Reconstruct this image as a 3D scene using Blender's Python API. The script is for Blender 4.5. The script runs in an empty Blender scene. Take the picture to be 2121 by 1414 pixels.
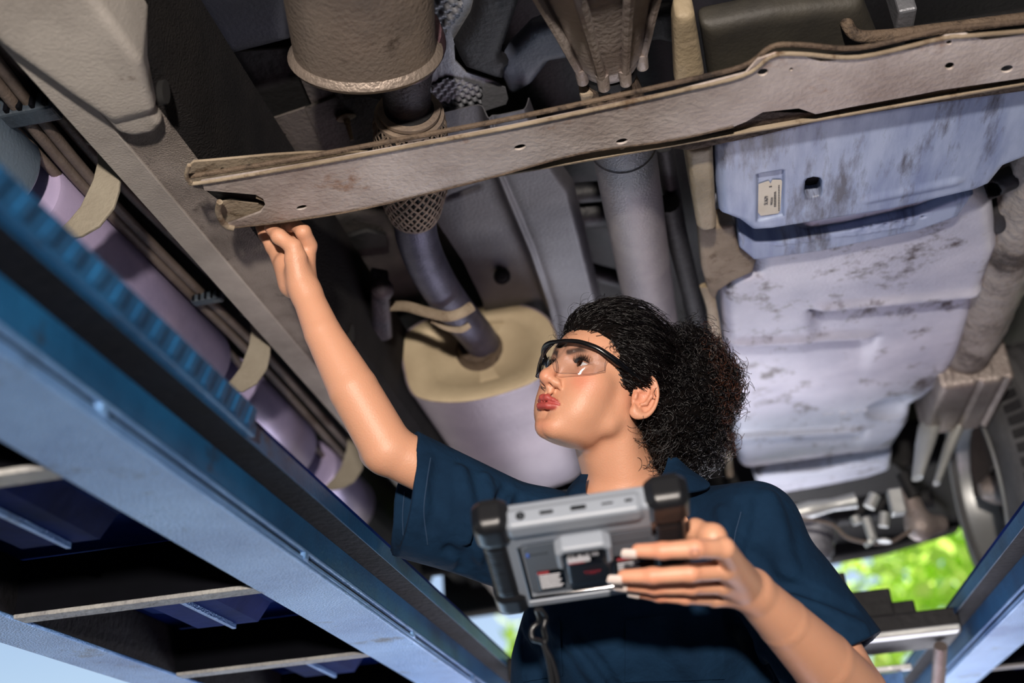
import bpy, bmesh, math, random
import numpy as np
from mathutils import Vector, Matrix
from mathutils.bvhtree import BVHTree
random.seed(7); rng = np.random.default_rng(7)
SC = bpy.context.scene; COL = SC.collection
# ---------------------------------------------------------------- camera
F_PX = 2300.0; PCX, PCY = 1060.5, 707.0          # in the 2121 x 1414 frame
_Y = np.array([1548-PCX, -(1815-PCY), -F_PX]); _Y /= np.linalg.norm(_Y)
_Z = np.cross(np.array([1, .0856, 0]), _Y); _Z /= np.linalg.norm(_Z)
RW = np.array([np.cross(_Y, _Z), _Y, _Z])        # world = RW @ camera
CAM = np.array([0, 0, .9])
cam_d = bpy.data.cameras.new('camera'); cam = bpy.data.objects.new('camera', cam_d); COL.objects.link(cam)
cam_d.sensor_width = 36; cam_d.lens = 36*F_PX/2121; cam_d.clip_start = .02; cam_d.clip_end = 300
M4 = Matrix([[*RW[0], 0], [*RW[1], 0], [*RW[2], .9], [0, 0, 0, 1]]); cam.matrix_world = M4
cam_d.dof.use_dof = True; cam_d.dof.focus_distance = 1.60; cam_d.dof.aperture_fstop = 2.3
SC.camera = cam
SC.view_settings.view_transform = 'Standard'; SC.view_settings.look = 'None'
SC.view_settings.gamma = 1; SC.view_settings.use_curve_mapping = False; SC.view_settings.exposure = 0.0
# ---------------------------------------------------------------- world and lights
W = bpy.data.worlds.new('sky'); SC.world = W; W.use_nodes = True
wn = W.node_tree.nodes; wl = W.node_tree.links
sky = wn.new('ShaderNodeTexSky'); sky.sky_type = 'NISHITA'; sky.sun_disc = False
sky.sun_elevation = math.radians(58); sky.sun_rotation = math.radians(12)
wl.new(sky.outputs[0], wn['Background'].inputs[0]); wn['Background'].inputs[1].default_value = .13
def area(name, loc, to, size, power, color, sy=None):
    l = bpy.data.lights.new(name, 'AREA'); l.energy = power; l.color = color; l.size = size
    if sy: l.shape = 'RECTANGLE'; l.size_y = sy
    o = bpy.data.objects.new(name, l); COL.objects.link(o); o.location = loc
    o.rotation_euler = (Vector(to)-Vector(loc)).to_track_quat('-Z', 'Y').to_euler(); return o
def spot(name, loc, to, power, color, ang, rad, blend=.5):
    l = bpy.data.lights.new(name, 'SPOT'); l.energy = power; l.color = color; l.spot_size = math.radians(ang); l.spot_blend = blend; l.shadow_soft_size = rad
    o = bpy.data.objects.new(name, l); COL.objects.link(o); o.location = loc; o.rotation_euler = (Vector(to)-Vector(loc)).to_track_quat('-Z', 'Y').to_euler(); return o
spot('key_spot', (.06, -1.05, 1.12), (-.14, 1.6, 1.58), 360, (1, .89, .80), 62, .05, .55)
area('fill_softbox', (1.3, -.5, .8), (.1, 1.7, 1.7), .8, 2.5, (.84, .86, 1))  # unseen area lamp added as weak fill from the right
area('daylight_bounce_front', (.2, 4.2, .35), (0, 2.2, 1.9), 1.6, 40, (.86, .86, 1), .9)
area('daylight_bounce_left', (-1.1, 2.9, .15), (-.7, 2.0, 1.3), 1.2, 16, (.48, .72, 1))  # unseen blue area lamp added low on the left to brighten the runway
sun_d = bpy.data.lights.new('sun', 'SUN'); sun_d.energy = 14.0; sun_d.angle = .01; sun_d.color = (1, .95, .88)
sun = bpy.data.objects.new('sun', sun_d); COL.objects.link(sun); sun.rotation_euler = (math.radians(-32), 0, math.radians(-12))
area('purple_inspection_lamp', (.1, 2.3, .55), (-.2, 2.6, 1.9), .3, 5, (1, .72, .86))  # unseen pinkish area lamp added to brighten the undersides

def at(px, py, d=None, x=None, y=None, z=None):  # the point of the world on this sight line, on a plane
    r = RW @ np.array([(px-PCX)/F_PX, -(py-PCY)/F_PX, -1.])
    if d is not None: t = d
    elif x is not None: t = (x-CAM[0])/r[0]
    elif y is not None: t = (y-CAM[1])/r[1]
    else: t = (z-CAM[2])/r[2]
    return CAM + r*t
def proj(p):
    c = RW.T @ (np.array(p, float)-CAM); return PCX+F_PX*c[0]/-c[2], PCY-F_PX*c[1]/-c[2], -c[2]
# ---------------------------------------------------------------- materials
def hexc(h):
    c = [int(h[i:i+2], 16)/255 for i in (0, 2, 4)]
    return tuple((v/12.92 if v <= .04045 else ((v+.055)/1.055)**2.4) for v in c)+(1,)
def mat(name, c1, c2=None, scale=6, rough=.5, metal=0, bump=0, bscale=60, spot=None, sscale=14, samt=.35, spec=.5, coat=0, rvar=.15, stretch=None):
    m = bpy.data.materials.new(name); m.use_nodes = True; n = m.node_tree.nodes; l = m.node_tree.links
    b = n['Principled BSDF']; b.inputs['Roughness'].default_value = rough; b.inputs['Metallic'].default_value = metal
    b.inputs['Specular IOR Level'].default_value = spec; b.inputs['Coat Weight'].default_value = coat
    b.inputs['Base Color'].default_value = hexc(c1)
    tc = n.new('ShaderNodeTexCoord'); src = tc.outputs['Object']
    if stretch:
        mp = n.new('ShaderNodeMapping'); mp.inputs['Scale'].default_value = stretch; l.new(src, mp.inputs[0]); src = mp.outputs[0]
    out = None
    if c2:
        t = n.new('ShaderNodeTexNoise'); t.inputs['Scale'].default_value = scale; t.inputs['Detail'].default_value = 8; t.inputs['Roughness'].default_value = .62
        l.new(src, t.inputs['Vector'])
        r = n.new('ShaderNodeValToRGB'); r.color_ramp.elements[0].position = .38; r.color_ramp.elements[1].position = .64
        r.color_ramp.elements[0].color = hexc(c1); r.color_ramp.elements[1].color = hexc(c2); l.new(t.outputs[0], r.inputs[0]); out = r.outputs[0]
        mr = n.new('ShaderNodeMapRange'); mr.inputs[3].default_value = rough-rvar/2; mr.inputs[4].default_value = rough+rvar/2
        l.new(t.outputs[0], mr.inputs[0]); l.new(mr.outputs[0], b.inputs['Roughness'])
    if spot:
        t = n.new('ShaderNodeTexNoise'); t.inputs['Scale'].default_value = sscale; t.inputs['Detail'].default_value = 10; t.inputs['Roughness'].default_value = .7
        l.new(src, t.inputs['Vector'])
        r = n.new('ShaderNodeValToRGB'); r.color_ramp.elements[0].position = 1-samt-.06; r.color_ramp.elements[1].position = 1-samt+.06
        l.new(t.outputs[0], r.inputs[0])
        mx = n.new('ShaderNodeMix'); mx.data_type = 'RGBA'; l.new(r.outputs[0], mx.inputs[0])
        if out: l.new(out, mx.inputs[6])
        else: mx.inputs[6].default_value = hexc(c1)
        mx.inputs[7].default_value = hexc(spot); out = mx.outputs[2]
    if out: l.new(out, b.inputs['Base Color'])
    if bump:
        t = n.new('ShaderNodeTexNoise'); t.inputs['Scale'].default_value = bscale; t.inputs['Detail'].default_value = 6
        l.new(src, t.inputs['Vector']); bp = n.new('ShaderNodeBump'); bp.inputs['Strength'].default_value = bump; bp.inputs['Distance'].default_value = .01
        l.new(t.outputs[0], bp.inputs['Height']); l.new(bp.outputs[0], b.inputs['Normal'])
    return m
M = {}
M['rail'] = mat('dusty_undercoating', 'b0aaa2', '7f7973', 3.5, .75, 0, .2, 300, '5b4a3e', 9, .30)
M['rail_rough'] = mat('pebbled_undercoating', '958c84', '635b55', 7, .85, 0, .7, 380, '3a2f2a', 16, .35)
M['cross'] = mat('dirty_grey_steel', 'c2b8b2', '94867e', 5, .6, .15, .25, 120, '8a6548', 11, .36, stretch=(1, 1, 1))
M['lip'] = mat('beige_dried_mud', '9a8c78', '6e604e', 7, .8, 0, .22, 160, '5a4632', 22, .40)
M['brown'] = mat('brown_rusty_steel', '6b5b4b', '463930', 6, .8, .1, .6, 120, '2a211b', 26, .42)
M['tank'] = mat('blue_grey_tank_plastic', 'a6b4d0', '7c8bb0', 3, .42, 0, .12, 300, '4d4e5c', 2.2, .43, stretch=(7, 1.3, 1))
M['tank_dirty'] = mat('mud_smeared_tank', 'cfd1de', 'adb1c2', 4, .42, 0, .15, 180, '524848', 13, .40)
M['shield_galv'] = mat('galvanised_heat_shield', '8b8d92', '6e7076', 5, .5, .55, .15, 160)
M['pan'] = mat('dark_floor_pan', '121318', '0b0b0f', 4, .6, 0, .2, 120)
M['pan_dusty'] = mat('dusty_floor_pan', '4c4642', '2c2928', 5, .8, 0, .4, 120)
M['black'] = mat('black_grime', '101012', '08080a', 6, .7, 0, .3, 60)  # also paints the inner shade behind the crossmember's punched holes
M['pipe'] = mat('blued_exhaust_steel', '4a4a60', '38384c', 22, .5, .5, .2, 220, '6b5a58', 30, .33)
M['pipe_dark'] = mat('dark_exhaust_steel', '2c2a33', '3c3238', 12, .6, .4, .3, 160)
M['cat'] = mat('mottled_converter_steel', '988b80', '34383f', 2.4, .45, .6, .25, 160, '4b3f38', 16, .36)
M['muffler_face'] = mat('beige_muffler_end', 'c2b293', 'ad9c7f', 4, .6, .25, .12, 160)
M['muffler'] = mat('pinkish_muffler_shell', '8f848c', '7a707a', 4, .45, .25, .15, 140, '5c5358', 8, .30)
M['braid'] = mat('dusty_braided_wire', 'a08e78', '6b5f58', 8, .6, .4, .2, 200)
M['shaft'] = mat('grey_propeller_shaft', 'a09b9b', '7e7a80', 5, .5, .3, .3, 300)
M['alu'] = mat('cast_aluminium', 'aaa09a', '8a7e79', 8, .5, .5, .3, 120)
M['bracket'] = mat('yellowed_bracket', 'a99a80', '85775f', 5, .6, .1, .2, 120, '6c5b45', 14, .33)
M['hook'] = mat('beige_dusty_hook', '938c7c', '7e7667', 8, .75, 0, .25, 160, 'b9b1a0', 30, .30)
M['step'] = mat('blue_grey_side_step', '8598aa', '6c7f94', 5, .35, .2, .08, 200, '3b3530', 10, .28)
M['step2'] = mat('mauve_side_step', 'b9acce', '8f88aa', 3, .32, .3, .06, 200)
M['line'] = mat('dusty_brake_line', '6d6158', '564b44', 10, .6, .2, .2, 200)
M['blue'] = mat('blue_lift_paint', '1f5c8a', '10385c', 5, .42, .15, .12, 160, '2c2a2e', 12, .33)
M['blue_worn'] = mat('worn_pale_blue_steel', '7aa6d8', '3c6ca6', 3.2, .30, .35, .5, 320, '1c2230', 7, .36)
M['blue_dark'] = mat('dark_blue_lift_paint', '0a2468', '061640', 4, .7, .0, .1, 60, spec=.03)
M['blue_black'] = mat('grimy_lift_recess', '0c0f18', '0a0a0e', 9, .85, 0, .3, 90, spec=.2)  # near black, also paints the shade on the strip under the deck lip
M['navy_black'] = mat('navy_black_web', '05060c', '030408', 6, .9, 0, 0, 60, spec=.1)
M['dustbar'] = mat('dusty_cross_bar', 'a8a8a4', '8b8b8c', 18, .85, 0, .6, 120)
M['tyre'] = mat('dusty_grey_tyre', '5a5a5c', '454548', 10, .75, 0, .2, 90)
M['olive_shell'] = mat('grimy_olive_shell', '3f3c34', '2a2824', 5, .6, 0, .1, 160)
M['rubber'] = mat('black_rubber', '17171a', '222226', 10, .7, 0, .2, 90)
M['brake'] = mat('rusty_brake_disc', '3a2a22', '2a1d17', 12, .7, .3, .3, 60)
M['rim'] = mat('silver_alloy_rim', 'b9bbb9', 'a5a8a8', 5, .35, .6)
M['white_metal'] = mat('pale_galvanised_arm', 'bfc2bf', 'a3a6a6', 6, .4, .4, .1, 60)
M['hole'] = mat('black_hole_inside', '050505', None, rough=.9)
M['concrete'] = mat('concrete_floor', '9b9893', '84817c', 1.5, .75, 0, .2, 40)
M['wall'] = mat('painted_block_wall', '2c3038', '22252c', 2, .8)
M['roof'] = mat('dark_metal_roof', '1d1f24', '16171b', 2, .7)
M['paper'] = mat('cream_paper_label', 'ddd6c4', 'cfc6b2', 12, .7)
M['ink'] = mat('dark_printed_ink', '3a3a42', None, rough=.7)
M['bark'] = mat('brown_bark', '4a3a2c', '33281e', 12, .9, 0, .5, 40)
# ---------------------------------------------------------------- object helpers
def link(name, me, m=None, parent=None, loc=None):
    o = bpy.data.objects.new(name, me); COL.objects.link(o)
    if m is not None and me is not None and hasattr(me, 'materials') and not me.materials: me.materials.append(m)
    if parent is not None: o.parent = parent
    return o
def wchild(o, parent):       # keep world-space mesh coordinates under a placed empty
    o.parent = parent; o.location = -Vector(ROOTLOC.get(parent.name, (0, 0, 0))); return o
ROOTLOC = {}
def empty(name, loc, label, cat, group=None):
    o = bpy.data.objects.new(name, None); COL.objects.link(o); o.location = loc; o['label'] = label; o['category'] = cat
    if group: o['group'] = group
    ROOTLOC[o.name] = tuple(loc); return o
def tag(o, label=None, cat=None, group=None, kind=None):
    for k, v in (('label', label), ('category', cat), ('group', group), ('kind', kind)):
        if v: o[k] = v
    return o
def meshd(name, v, f, smooth=False, angle=None):
    me = bpy.data.meshes.new(name); me.from_pydata([tuple(map(float, q)) for q in v], [], f); me.validate(); me.update()
    if smooth:
        me.shade_smooth()
        if angle: me.set_sharp_from_angle(angle=math.radians(angle))
    return me
def part(name, me, m, parent, label=None, kind=None):
    # parent: empty at a root location, or an object whose mesh is in world coordinates
    o = link(name, me, m)
    if parent is not None:
        o.parent = parent
        if parent.name in ROOTLOC: o.location = -Vector(ROOTLOC[parent.name])
    if label: o['label'] = label
    if kind: o['kind'] = kind
    return o
def boxm(name, lo, hi, bev=.002, rot=None, seg=2):
    bm = bmesh.new(); bmesh.ops.create_cube(bm, size=1)
    s = np.array(hi, float)-np.array(lo, float); c = (np.array(hi, float)+np.array(lo, float))/2
    bmesh.ops.scale(bm, vec=Vector(s), verts=bm.verts)
    if bev: bmesh.ops.bevel(bm, geom=bm.edges[:], offset=bev, segments=seg, affect='EDGES', profile=.5)
    if rot is not None: bmesh.ops.rotate(bm, cent=(0, 0, 0), matrix=rot, verts=bm.verts)
    bmesh.ops.translate(bm, vec=Vector(c), verts=bm.verts)
    me = bpy.data.meshes.new(name); bm.to_mesh(me); bm.free(); return me
def frames(pts):
    pts = [Vector(p) for p in pts]; n = len(pts); T = []
    for i in range(n):
        t = pts[min(i+1, n-1)]-pts[max(i-1, 0)]; T.append(t.normalized())
    a = Vector((0, 0, 1)) if abs(T[0].z) < .9 else Vector((1, 0, 0))
    u = (a-T[0]*a.dot(T[0])).normalized(); U = [u]
    for i in range(1, n):
        u = U[-1]-T[i]*U[-1].dot(T[i]); U.append(u.normalized())
    return pts, T, U
def smoothpath(P, k=6):
    P = np.array([tuple(p) for p in P], float)
    if len(P) < 3: return P
    Q = np.vstack([2*P[0]-P[1], P, 2*P[-1]-P[-2]]); out = []
    for i in range(1, len(Q)-2):
        for j in range(k):
            t = j/k
            out.append(.5*((2*Q[i])+(-Q[i-1]+Q[i+1])*t+(2*Q[i-1]-5*Q[i]+4*Q[i+1]-Q[i+2])*t*t+(-Q[i-1]+3*Q[i]-3*Q[i+1]+Q[i+2])*t**3))
    out.append(Q[-2]); return np.array(out)
def tubem(name, pts, r, seg=16, cap=True, squash=None, into=None):
    pts, T, U = frames(pts); n = len(pts); rr = list(r) if hasattr(r, '__len__') else [r]*n
    if len(rr) != n: rr = list(np.interp(np.linspace(0, 1, n), np.linspace(0, 1, len(rr)), rr))
    v, f = ([], []) if into is None else into; b = len(v)
    for i in range(n):
        w = T[i].cross(U[i])
        for j in range(seg):
            a = 2*math.pi*j/seg; s = (1, 1) if squash is None else squash
            v.append(pts[i]+U[i]*math.cos(a)*rr[i]*s[0]+w*math.sin(a)*rr[i]*s[1])
    for i in range(n-1):
        for j in range(seg):
            k = (j+1) % seg; f.append((b+i*seg+j, b+i*seg+k, b+(i+1)*seg+k, b+(i+1)*seg+j))
    if cap: f.append(tuple(b+j for j in range(seg))[::-1]); f.append(tuple(b+(n-1)*seg+j for j in range(seg)))
    if into is not None: return
    return meshd(name, v, f, True, 40)
def lathem(name, axis0, axis1, prof, seg=48, cap=True, sx=1, sy=1, up=(0, 0, 1)):
    # prof: list of (t along the axis in metres, radius)
    a = Vector(axis0); T = (Vector(axis1)-a).normalized(); u = Vector(up); u = (u-T*u.dot(T)).normalized(); w = T.cross(u); v = []; f = []
    for t, r in prof:
        for j in range(seg):
            an = 2*math.pi*j/seg; v.append(a+T*t+u*math.cos(an)*r*sx+w*math.sin(an)*r*sy)
    n = len(prof)
    for i in range(n-1):
        for j in range(seg):
            k = (j+1) % seg; f.append((i*seg+j, i*seg+k, (i+1)*seg+k, (i+1)*seg+j))
    if cap: f.append(tuple(range(seg))[::-1]); f.append(tuple((n-1)*seg+j for j in range(seg)))
    return meshd(name, v, f, True, 35)
def platem(name, outline, holes, thick, bev=.0008, mtx=None, res=12):
    # flat plate in its XY plane with real holes; outline and holes are lists of 2-D points
    cu = bpy.data.curves.new(name, 'CURVE'); cu.dimensions = '2D'; cu.fill_mode = 'BOTH'; cu.extrude = max(thick/2-bev, .0001); cu.bevel_depth = bev; cu.bevel_resolution = 1
    for pl in [outline]+list(holes):
        s = cu.splines.new('POLY'); s.points.add(len(pl)-1); s.use_cyclic_u = True
        for i, q in enumerate(pl): s.points[i].co = (q[0], q[1], 0, 1)
    o = bpy.data.objects.new('tmp', cu); COL.objects.link(o); dg = bpy.context.evaluated_depsgraph_get(); dg.update()
    me = bpy.data.meshes.new_from_object(o.evaluated_get(dg)); bpy.data.objects.remove(o); bpy.data.curves.remove(cu)
    me.name = name; me.materials.clear()
    if mtx is not None: me.transform(mtx)
    return me
def ell2(cx, cy, rx, ry, rot=0, n=20):
    c, s = math.cos(rot), math.sin(rot)
    return [(cx+rx*math.cos(a)*c-ry*math.sin(a)*s, cy+rx*math.cos(a)*s+ry*math.sin(a)*c) for a in [2*math.pi*i/n for i in range(n)]]
def Uxy(px, py, z): p = at(px, py, z=z); return (p[0], p[1])
def hplate(name, px, z, thick, holes=(), bev=.0008, smooth=0):      # horizontal plate whose underside is at z
    ol = [Uxy(*q, z) for q in px]
    hs = []
    for h in holes:   # (px,py,rx_px,ry_px,rot)
        c = Uxy(h[0], h[1], z); e = Uxy(h[0]+h[2], h[1]-h[2]*.18, z); g = Uxy(h[0], h[1]-h[3], z)
        ex = np.subtract(e, c); gy = np.subtract(g, c)
        hs.append([tuple(np.array(c)+ex*math.cos(a)+gy*math.sin(a)) for a in [2*math.pi*i/20 for i in range(20)]])
    return platem(name, ol, hs, thick, bev, Matrix.Translation((0, 0, z+thick/2)))
def prismm(name, prof, y0, y1, bev=0, axis='y'):   # closed XZ profile swept along Y
    n = len(prof); v = [(x, y0, z) for x, z in prof]+[(x, y1, z) for x, z in prof]
    if axis == 'x': v = [(y0, x, z) for x, z in prof]+[(y1, x, z) for x, z in prof]
    f = [tuple(range(n)), tuple(range(2*n-1, n-1, -1))]+[(i, i+n, (i+1) % n+n, (i+1) % n) for i in range(n)]
    bm = bmesh.new(); vs = [bm.verts.new(q) for q in v]
    for q in f: bm.faces.new([vs[i] for i in q])
    bmesh.ops.recalc_face_normals(bm, faces=bm.faces)
    if bev: bmesh.ops.bevel(bm, geom=bm.edges[:], offset=bev, segments=2, affect='EDGES', profile=.5)
    me = bpy.data.meshes.new(name); bm.to_mesh(me); bm.free(); return me
def stripm(name, path, t, y0, y1, bev=0):  # thin sheet of thickness t following an open XZ path, swept along Y
    P = np.array(path, float); L = []; n = len(P)
    for i in range(n):
        d = P[min(i+1, n-1)]-P[max(i-1, 0)]; d /= np.linalg.norm(d); nn = np.array([-d[1], d[0]])
        if 0 < i < n-1:
            a = P[i]-P[i-1]; a /= np.linalg.norm(a); m = np.array([-a[1], a[0]]); nn = nn/max(.4, nn@m)
        L.append(P[i]+nn*t)
    return prismm(name, [tuple(p) for p in P]+[tuple(p) for p in L[::-1]], y0, y1, bev)
def sheetm(name, fn, nu, nv, thick=.003, wrapu=False):
    v = [fn(i/(nu-1), j/(nv-1)) for j in range(nv) for i in range(nu)]
    f = [(j*nu+i, j*nu+i+1, (j+1)*nu+i+1, (j+1)*nu+i) for j in range(nv-1) for i in range(nu-1)]
    if thick:
        me = meshd(name, v, f); me2 = bmesh.new(); me2.from_mesh(me); bmesh.ops.recalc_face_normals(me2, faces=me2.faces)
        bmesh.ops.solidify(me2, geom=me2.faces[:], thickness=thick); me2.to_mesh(me); me2.free(); me.shade_smooth(); me.set_sharp_from_angle(angle=math.radians(40)); return me
    return meshd(name, v, f, True)
# ---------------------------------------------------------------- signed-distance modelling
def ell(p, c, r):
    q = (p-np.array(c, np.float32))/np.array(r, np.float32); k0 = np.sqrt((q*q).sum(1)); k1 = np.sqrt(((q/np.array(r, np.float32))**2).sum(1))+1e-9
    return k0*(k0-1)/k1
def sph(p, c, r): return np.sqrt(((p-np.array(c, np.float32))**2).sum(1))-r
def rc(p, a, b, ra, rb=None):
    rb = ra if rb is None else rb; a = np.array(a, np.float32); b = np.array(b, np.float32); ba = b-a; pa = p-a
    t = np.clip((pa@ba)/max(1e-12, ba@ba), 0, 1); return np.sqrt(((pa-t[:, None]*ba)**2).sum(1))-(ra+(rb-ra)*t)
def rchain(p, pts, rs, k=.004):
    d = rc(p, pts[0], pts[1], rs[0], rs[1])
    for i in range(1, len(pts)-1): d = smin(d, rc(p, pts[i], pts[i+1], rs[i], rs[i+1]), k)
    return d
def smin(a, b, k): h = np.clip(.5+.5*(b-a)/k, 0, 1); return b+(a-b)*h-k*h*(1-h)
def smax(a, b, k): return -smin(-a, -b, k)
def sdpoly(x, y, poly):
    d = np.full(x.shape, 1e9, np.float32); s = np.ones(x.shape, bool); n = len(poly)
    for i in range(n):
        ax, ay = poly[i]; bx, by = poly[i-1]; ex, ey = bx-ax, by-ay; wx, wy = x-ax, y-ay
        t = np.clip((wx*ex+wy*ey)/(ex*ex+ey*ey+1e-12), 0, 1); d = np.minimum(d, (wx-ex*t)**2+(wy-ey*t)**2)
        c1 = y >= ay; c2 = y < by; c3 = ex*wy > ey*wx
        fl = (c1 & c2 & c3) | (~c1 & ~c2 & ~c3); s ^= fl
    d = np.sqrt(d); return np.where(s, d, -d)
def extr(p, poly, z0, z1, r):   # rounded extrusion between z0 and z1
    d2 = sdpoly(p[:, 0], p[:, 1], poly)+r; dz = np.abs(p[:, 2]-(z0+z1)/2)-(z1-z0)/2+r
    return np.minimum(np.maximum(d2, dz), 0)+np.sqrt(np.maximum(d2, 0)**2+np.maximum(dz, 0)**2)-r
def sdfm(name, f, lo, hi, h, refine=2, smooth=True, margin=1.35, raw=False):
    import openvdb
    lo = np.array(lo, float); hi = np.array(hi, float); B = 16; nb = np.ceil((hi-lo)/h/B).astype(int)
    ii = np.stack(np.meshgrid(*[np.arange(k) for k in nb], indexing='ij'), -1).reshape(-1, 3)
    cen = (lo+(ii*B+B/2-.5)*h).astype(np.float32); fv = f(cen); half = B/2*h*math.sqrt(3)*margin
    keep = np.abs(fv) < half; g = openvdb.FloatGrid(1.0)
    loc = np.stack(np.meshgrid(*[np.arange(B)]*3, indexing='ij'), -1).reshape(-1, 3)
    kb = ii[keep]
    for s in range(0, len(kb), 40):
        bb = kb[s:s+40]; pts = (lo+(bb[:, None, :]*B+loc[None])*h).reshape(-1, 3).astype(np.float32)
        vals = f(pts).astype(np.float32).reshape(len(bb), B, B, B)
        for b, a in zip(bb, vals): g.copyFromArray(np.ascontiguousarray(a), ijk=tuple(int(q) for q in b*B))
    for b in ii[(~keep) & (fv < 0)]: g.fill(tuple(int(q) for q in b*B), tuple(int(q) for q in b*B+B-1), -1.0)
    res = g.convertToPolygons(isovalue=0.0, adaptivity=0.0); V = lo+res[0]*h; tris, quads = (res[1], res[2]) if len(res) == 3 else (np.zeros((0, 3), int), res[1])
    P = V.astype(np.float32); e = h*.35
    for _ in range(refine):
        d = f(P); G = np.stack([f(P+np.eye(3, dtype=np.float32)[i]*e)-f(P-np.eye(3, dtype=np.float32)[i]*e) for i in range(3)], 1)/(2*e)
        gn = (G**2).sum(1)+.05; st = np.clip(d/gn, -h, h)[:, None]*G; P = P-st*.9
    faces = [tuple(int(k) for k in q) for q in quads]+[tuple(int(k) for k in q) for q in tris]
    me = bpy.data.meshes.new(name); me.from_pydata(P.tolist(), [], faces); me.validate()
    bm = bmesh.new(); bm.from_mesh(me); bmesh.ops.recalc_face_normals(bm, faces=bm.faces); bm.to_mesh(me); bm.free()
    if smooth: me.shade_smooth()
    return me
def clean_top(me): return me
# ================================================================ SETTING
def struct(name, me, m): o = link(name, me, m); o['kind'] = 'structure'; return o
struct('floor', boxm('floor', (-7, -5, -.1), (7, 16, 0), 0), M['concrete'])
struct('ceiling', boxm('ceiling', (-6, -5, 4.2), (6, 6.6, 4.3), 0), M['roof'])
struct('wall_back', boxm('wall_back', (-6, -5.1, 0), (6, -5, 4.2), 0), M['wall'])
struct('wall_right', boxm('wall_right', (6, -5, 0), (6.1, 6.6, 4.2), 0), M['wall'])
# ================================================================ VEHICLE LIFT
lift = empty('vehicle_lift', (0, 2.0, 0), 'blue four post drive-on vehicle lift, scratched steel runways carrying the pickup truck', 'vehicle lift')
H = .47
def runway(sgn, off, y0, y1, label, gaps):
    X = lambda x: sgn*x+off if sgn < 0 else x+off
    def P(x, z): return (X(x), .9+z)
    # textured deck plate
    root = part('runway_deck', boxm('d', (min(X(.447), X(1.03)), y0, .9+H+.002), (max(X(.447), X(1.03)), y1, .9+H+.012), .001), M['blue_dark'], lift, label)
    # inner beam: deck lip, recessed web, folded ledge
    part('deck_edge', stripm('w', [P(.442, H+.001), P(.442, H-.023)], .004*sgn, y0, y1), M['blue'], root)
    part('grimy_undercut', boxm('gu', (min(X(.443), X(.4815)), y0, .9+H-.0235), (max(X(.443), X(.4815)), y1, .9+H-.021), 0), M['blue_black'], root, 'black grimy recess')  # strip under the deck lip, its shade put into the near-black colour
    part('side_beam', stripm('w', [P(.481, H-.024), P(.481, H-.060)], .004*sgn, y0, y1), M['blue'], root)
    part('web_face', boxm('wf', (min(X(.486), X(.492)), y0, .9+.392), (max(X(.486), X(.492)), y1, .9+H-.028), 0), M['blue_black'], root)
    part('ledge', boxm('lg', (min(X(.4805), X(.496)), y0, .9+H-.066), (max(X(.4805), X(.496)), y1, .9+H-.0605), .0015), M['blue_worn'], root)
    # lower box flange
    part('bottom_flange', boxm('bf', (min(X(.482), X(.581)), y0, .9+.388), (max(X(.482), X(.581)), y1, .9+.394), .002), M['blue_worn'], root)
    part('flange_lip', boxm('fl', (min(X(.482), X(.487)), y0, .9+.394), (max(X(.482), X(.487)), y1, .9+.399), .001), M['blue_worn'], root)
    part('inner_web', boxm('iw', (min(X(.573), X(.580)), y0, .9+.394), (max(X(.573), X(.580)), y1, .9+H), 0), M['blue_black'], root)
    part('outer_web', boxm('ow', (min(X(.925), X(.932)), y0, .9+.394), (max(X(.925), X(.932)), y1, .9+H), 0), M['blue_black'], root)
    part('outer_flange', boxm('of', (min(X(.925), X(1.018)), y0, .9+.388), (max(X(.925), X(1.018)), y1, .9+.394), .002), M['blue_worn'], root)
    part('outer_side', boxm('os', (min(X(1.012), X(1.018)), y0, .9+.394), (max(X(1.012), X(1.018)), y1, .9+H), 0), M['blue'], root)
    return root, X
RY0, RY1 = -1.75, 5.1
rl, XL = runway(-1, 0, RY0, RY1, 'left runway, blurred blue steel beam with bright worn underside', None)
rr_, XR = runway(1, .055, RY0, RY1, 'right runway, pale blue steel beam under the wheel', None)
def hollow(root, X, ys):
    for y in ys:   # dusty flat bars crossing the open underside
        part('cross_bar', boxm('cb', (min(X(.575), X(.93)), y, .9+.389), (max(X(.575), X(.93)), y+.030, .9+.395), .001), M['dustbar'], root)
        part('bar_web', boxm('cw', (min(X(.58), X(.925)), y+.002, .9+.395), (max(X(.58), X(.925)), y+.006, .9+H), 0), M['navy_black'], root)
    for a, b in zip(ys[:-1], ys[1:]):   # folded blue stiffener between the bars
        xs = [X(.62), X(.68), X(.70), X(.80), X(.82), X(.88)]
        prof = [(xs[0], .9+.458), (xs[1], .9+.452), (xs[2], .9+.425), (xs[3], .9+.425), (xs[4], .9+.452), (xs[5], .9+.458)]
        part('stiffener', stripm('st', prof if X(.62) < 0 else prof, .004, a+.06, a+(b-a)*.62), M['blue_dark'], root)
        part('stiffener_lip', boxm('sl', (min(X(.735), X(.742)), a+.06, .9+.413), (max(X(.735), X(.742)), a+(b-a)*.62, .9+.426), .001), M['blue_worn'], root)
yb1 = at(300, 1245, z=.9+.39)[1]; yb2 = at(590, 1372, z=.9+.39)[1]; dy = yb2-yb1
print('bars', yb1, yb2)
hollow(rl, XL, [yb1-dy, yb1, yb2, yb2+dy, yb2+2*dy]); hollow(rr_, XR, [yb1, yb2, yb2+dy, yb2+2*dy, yb2+3*dy])
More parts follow.
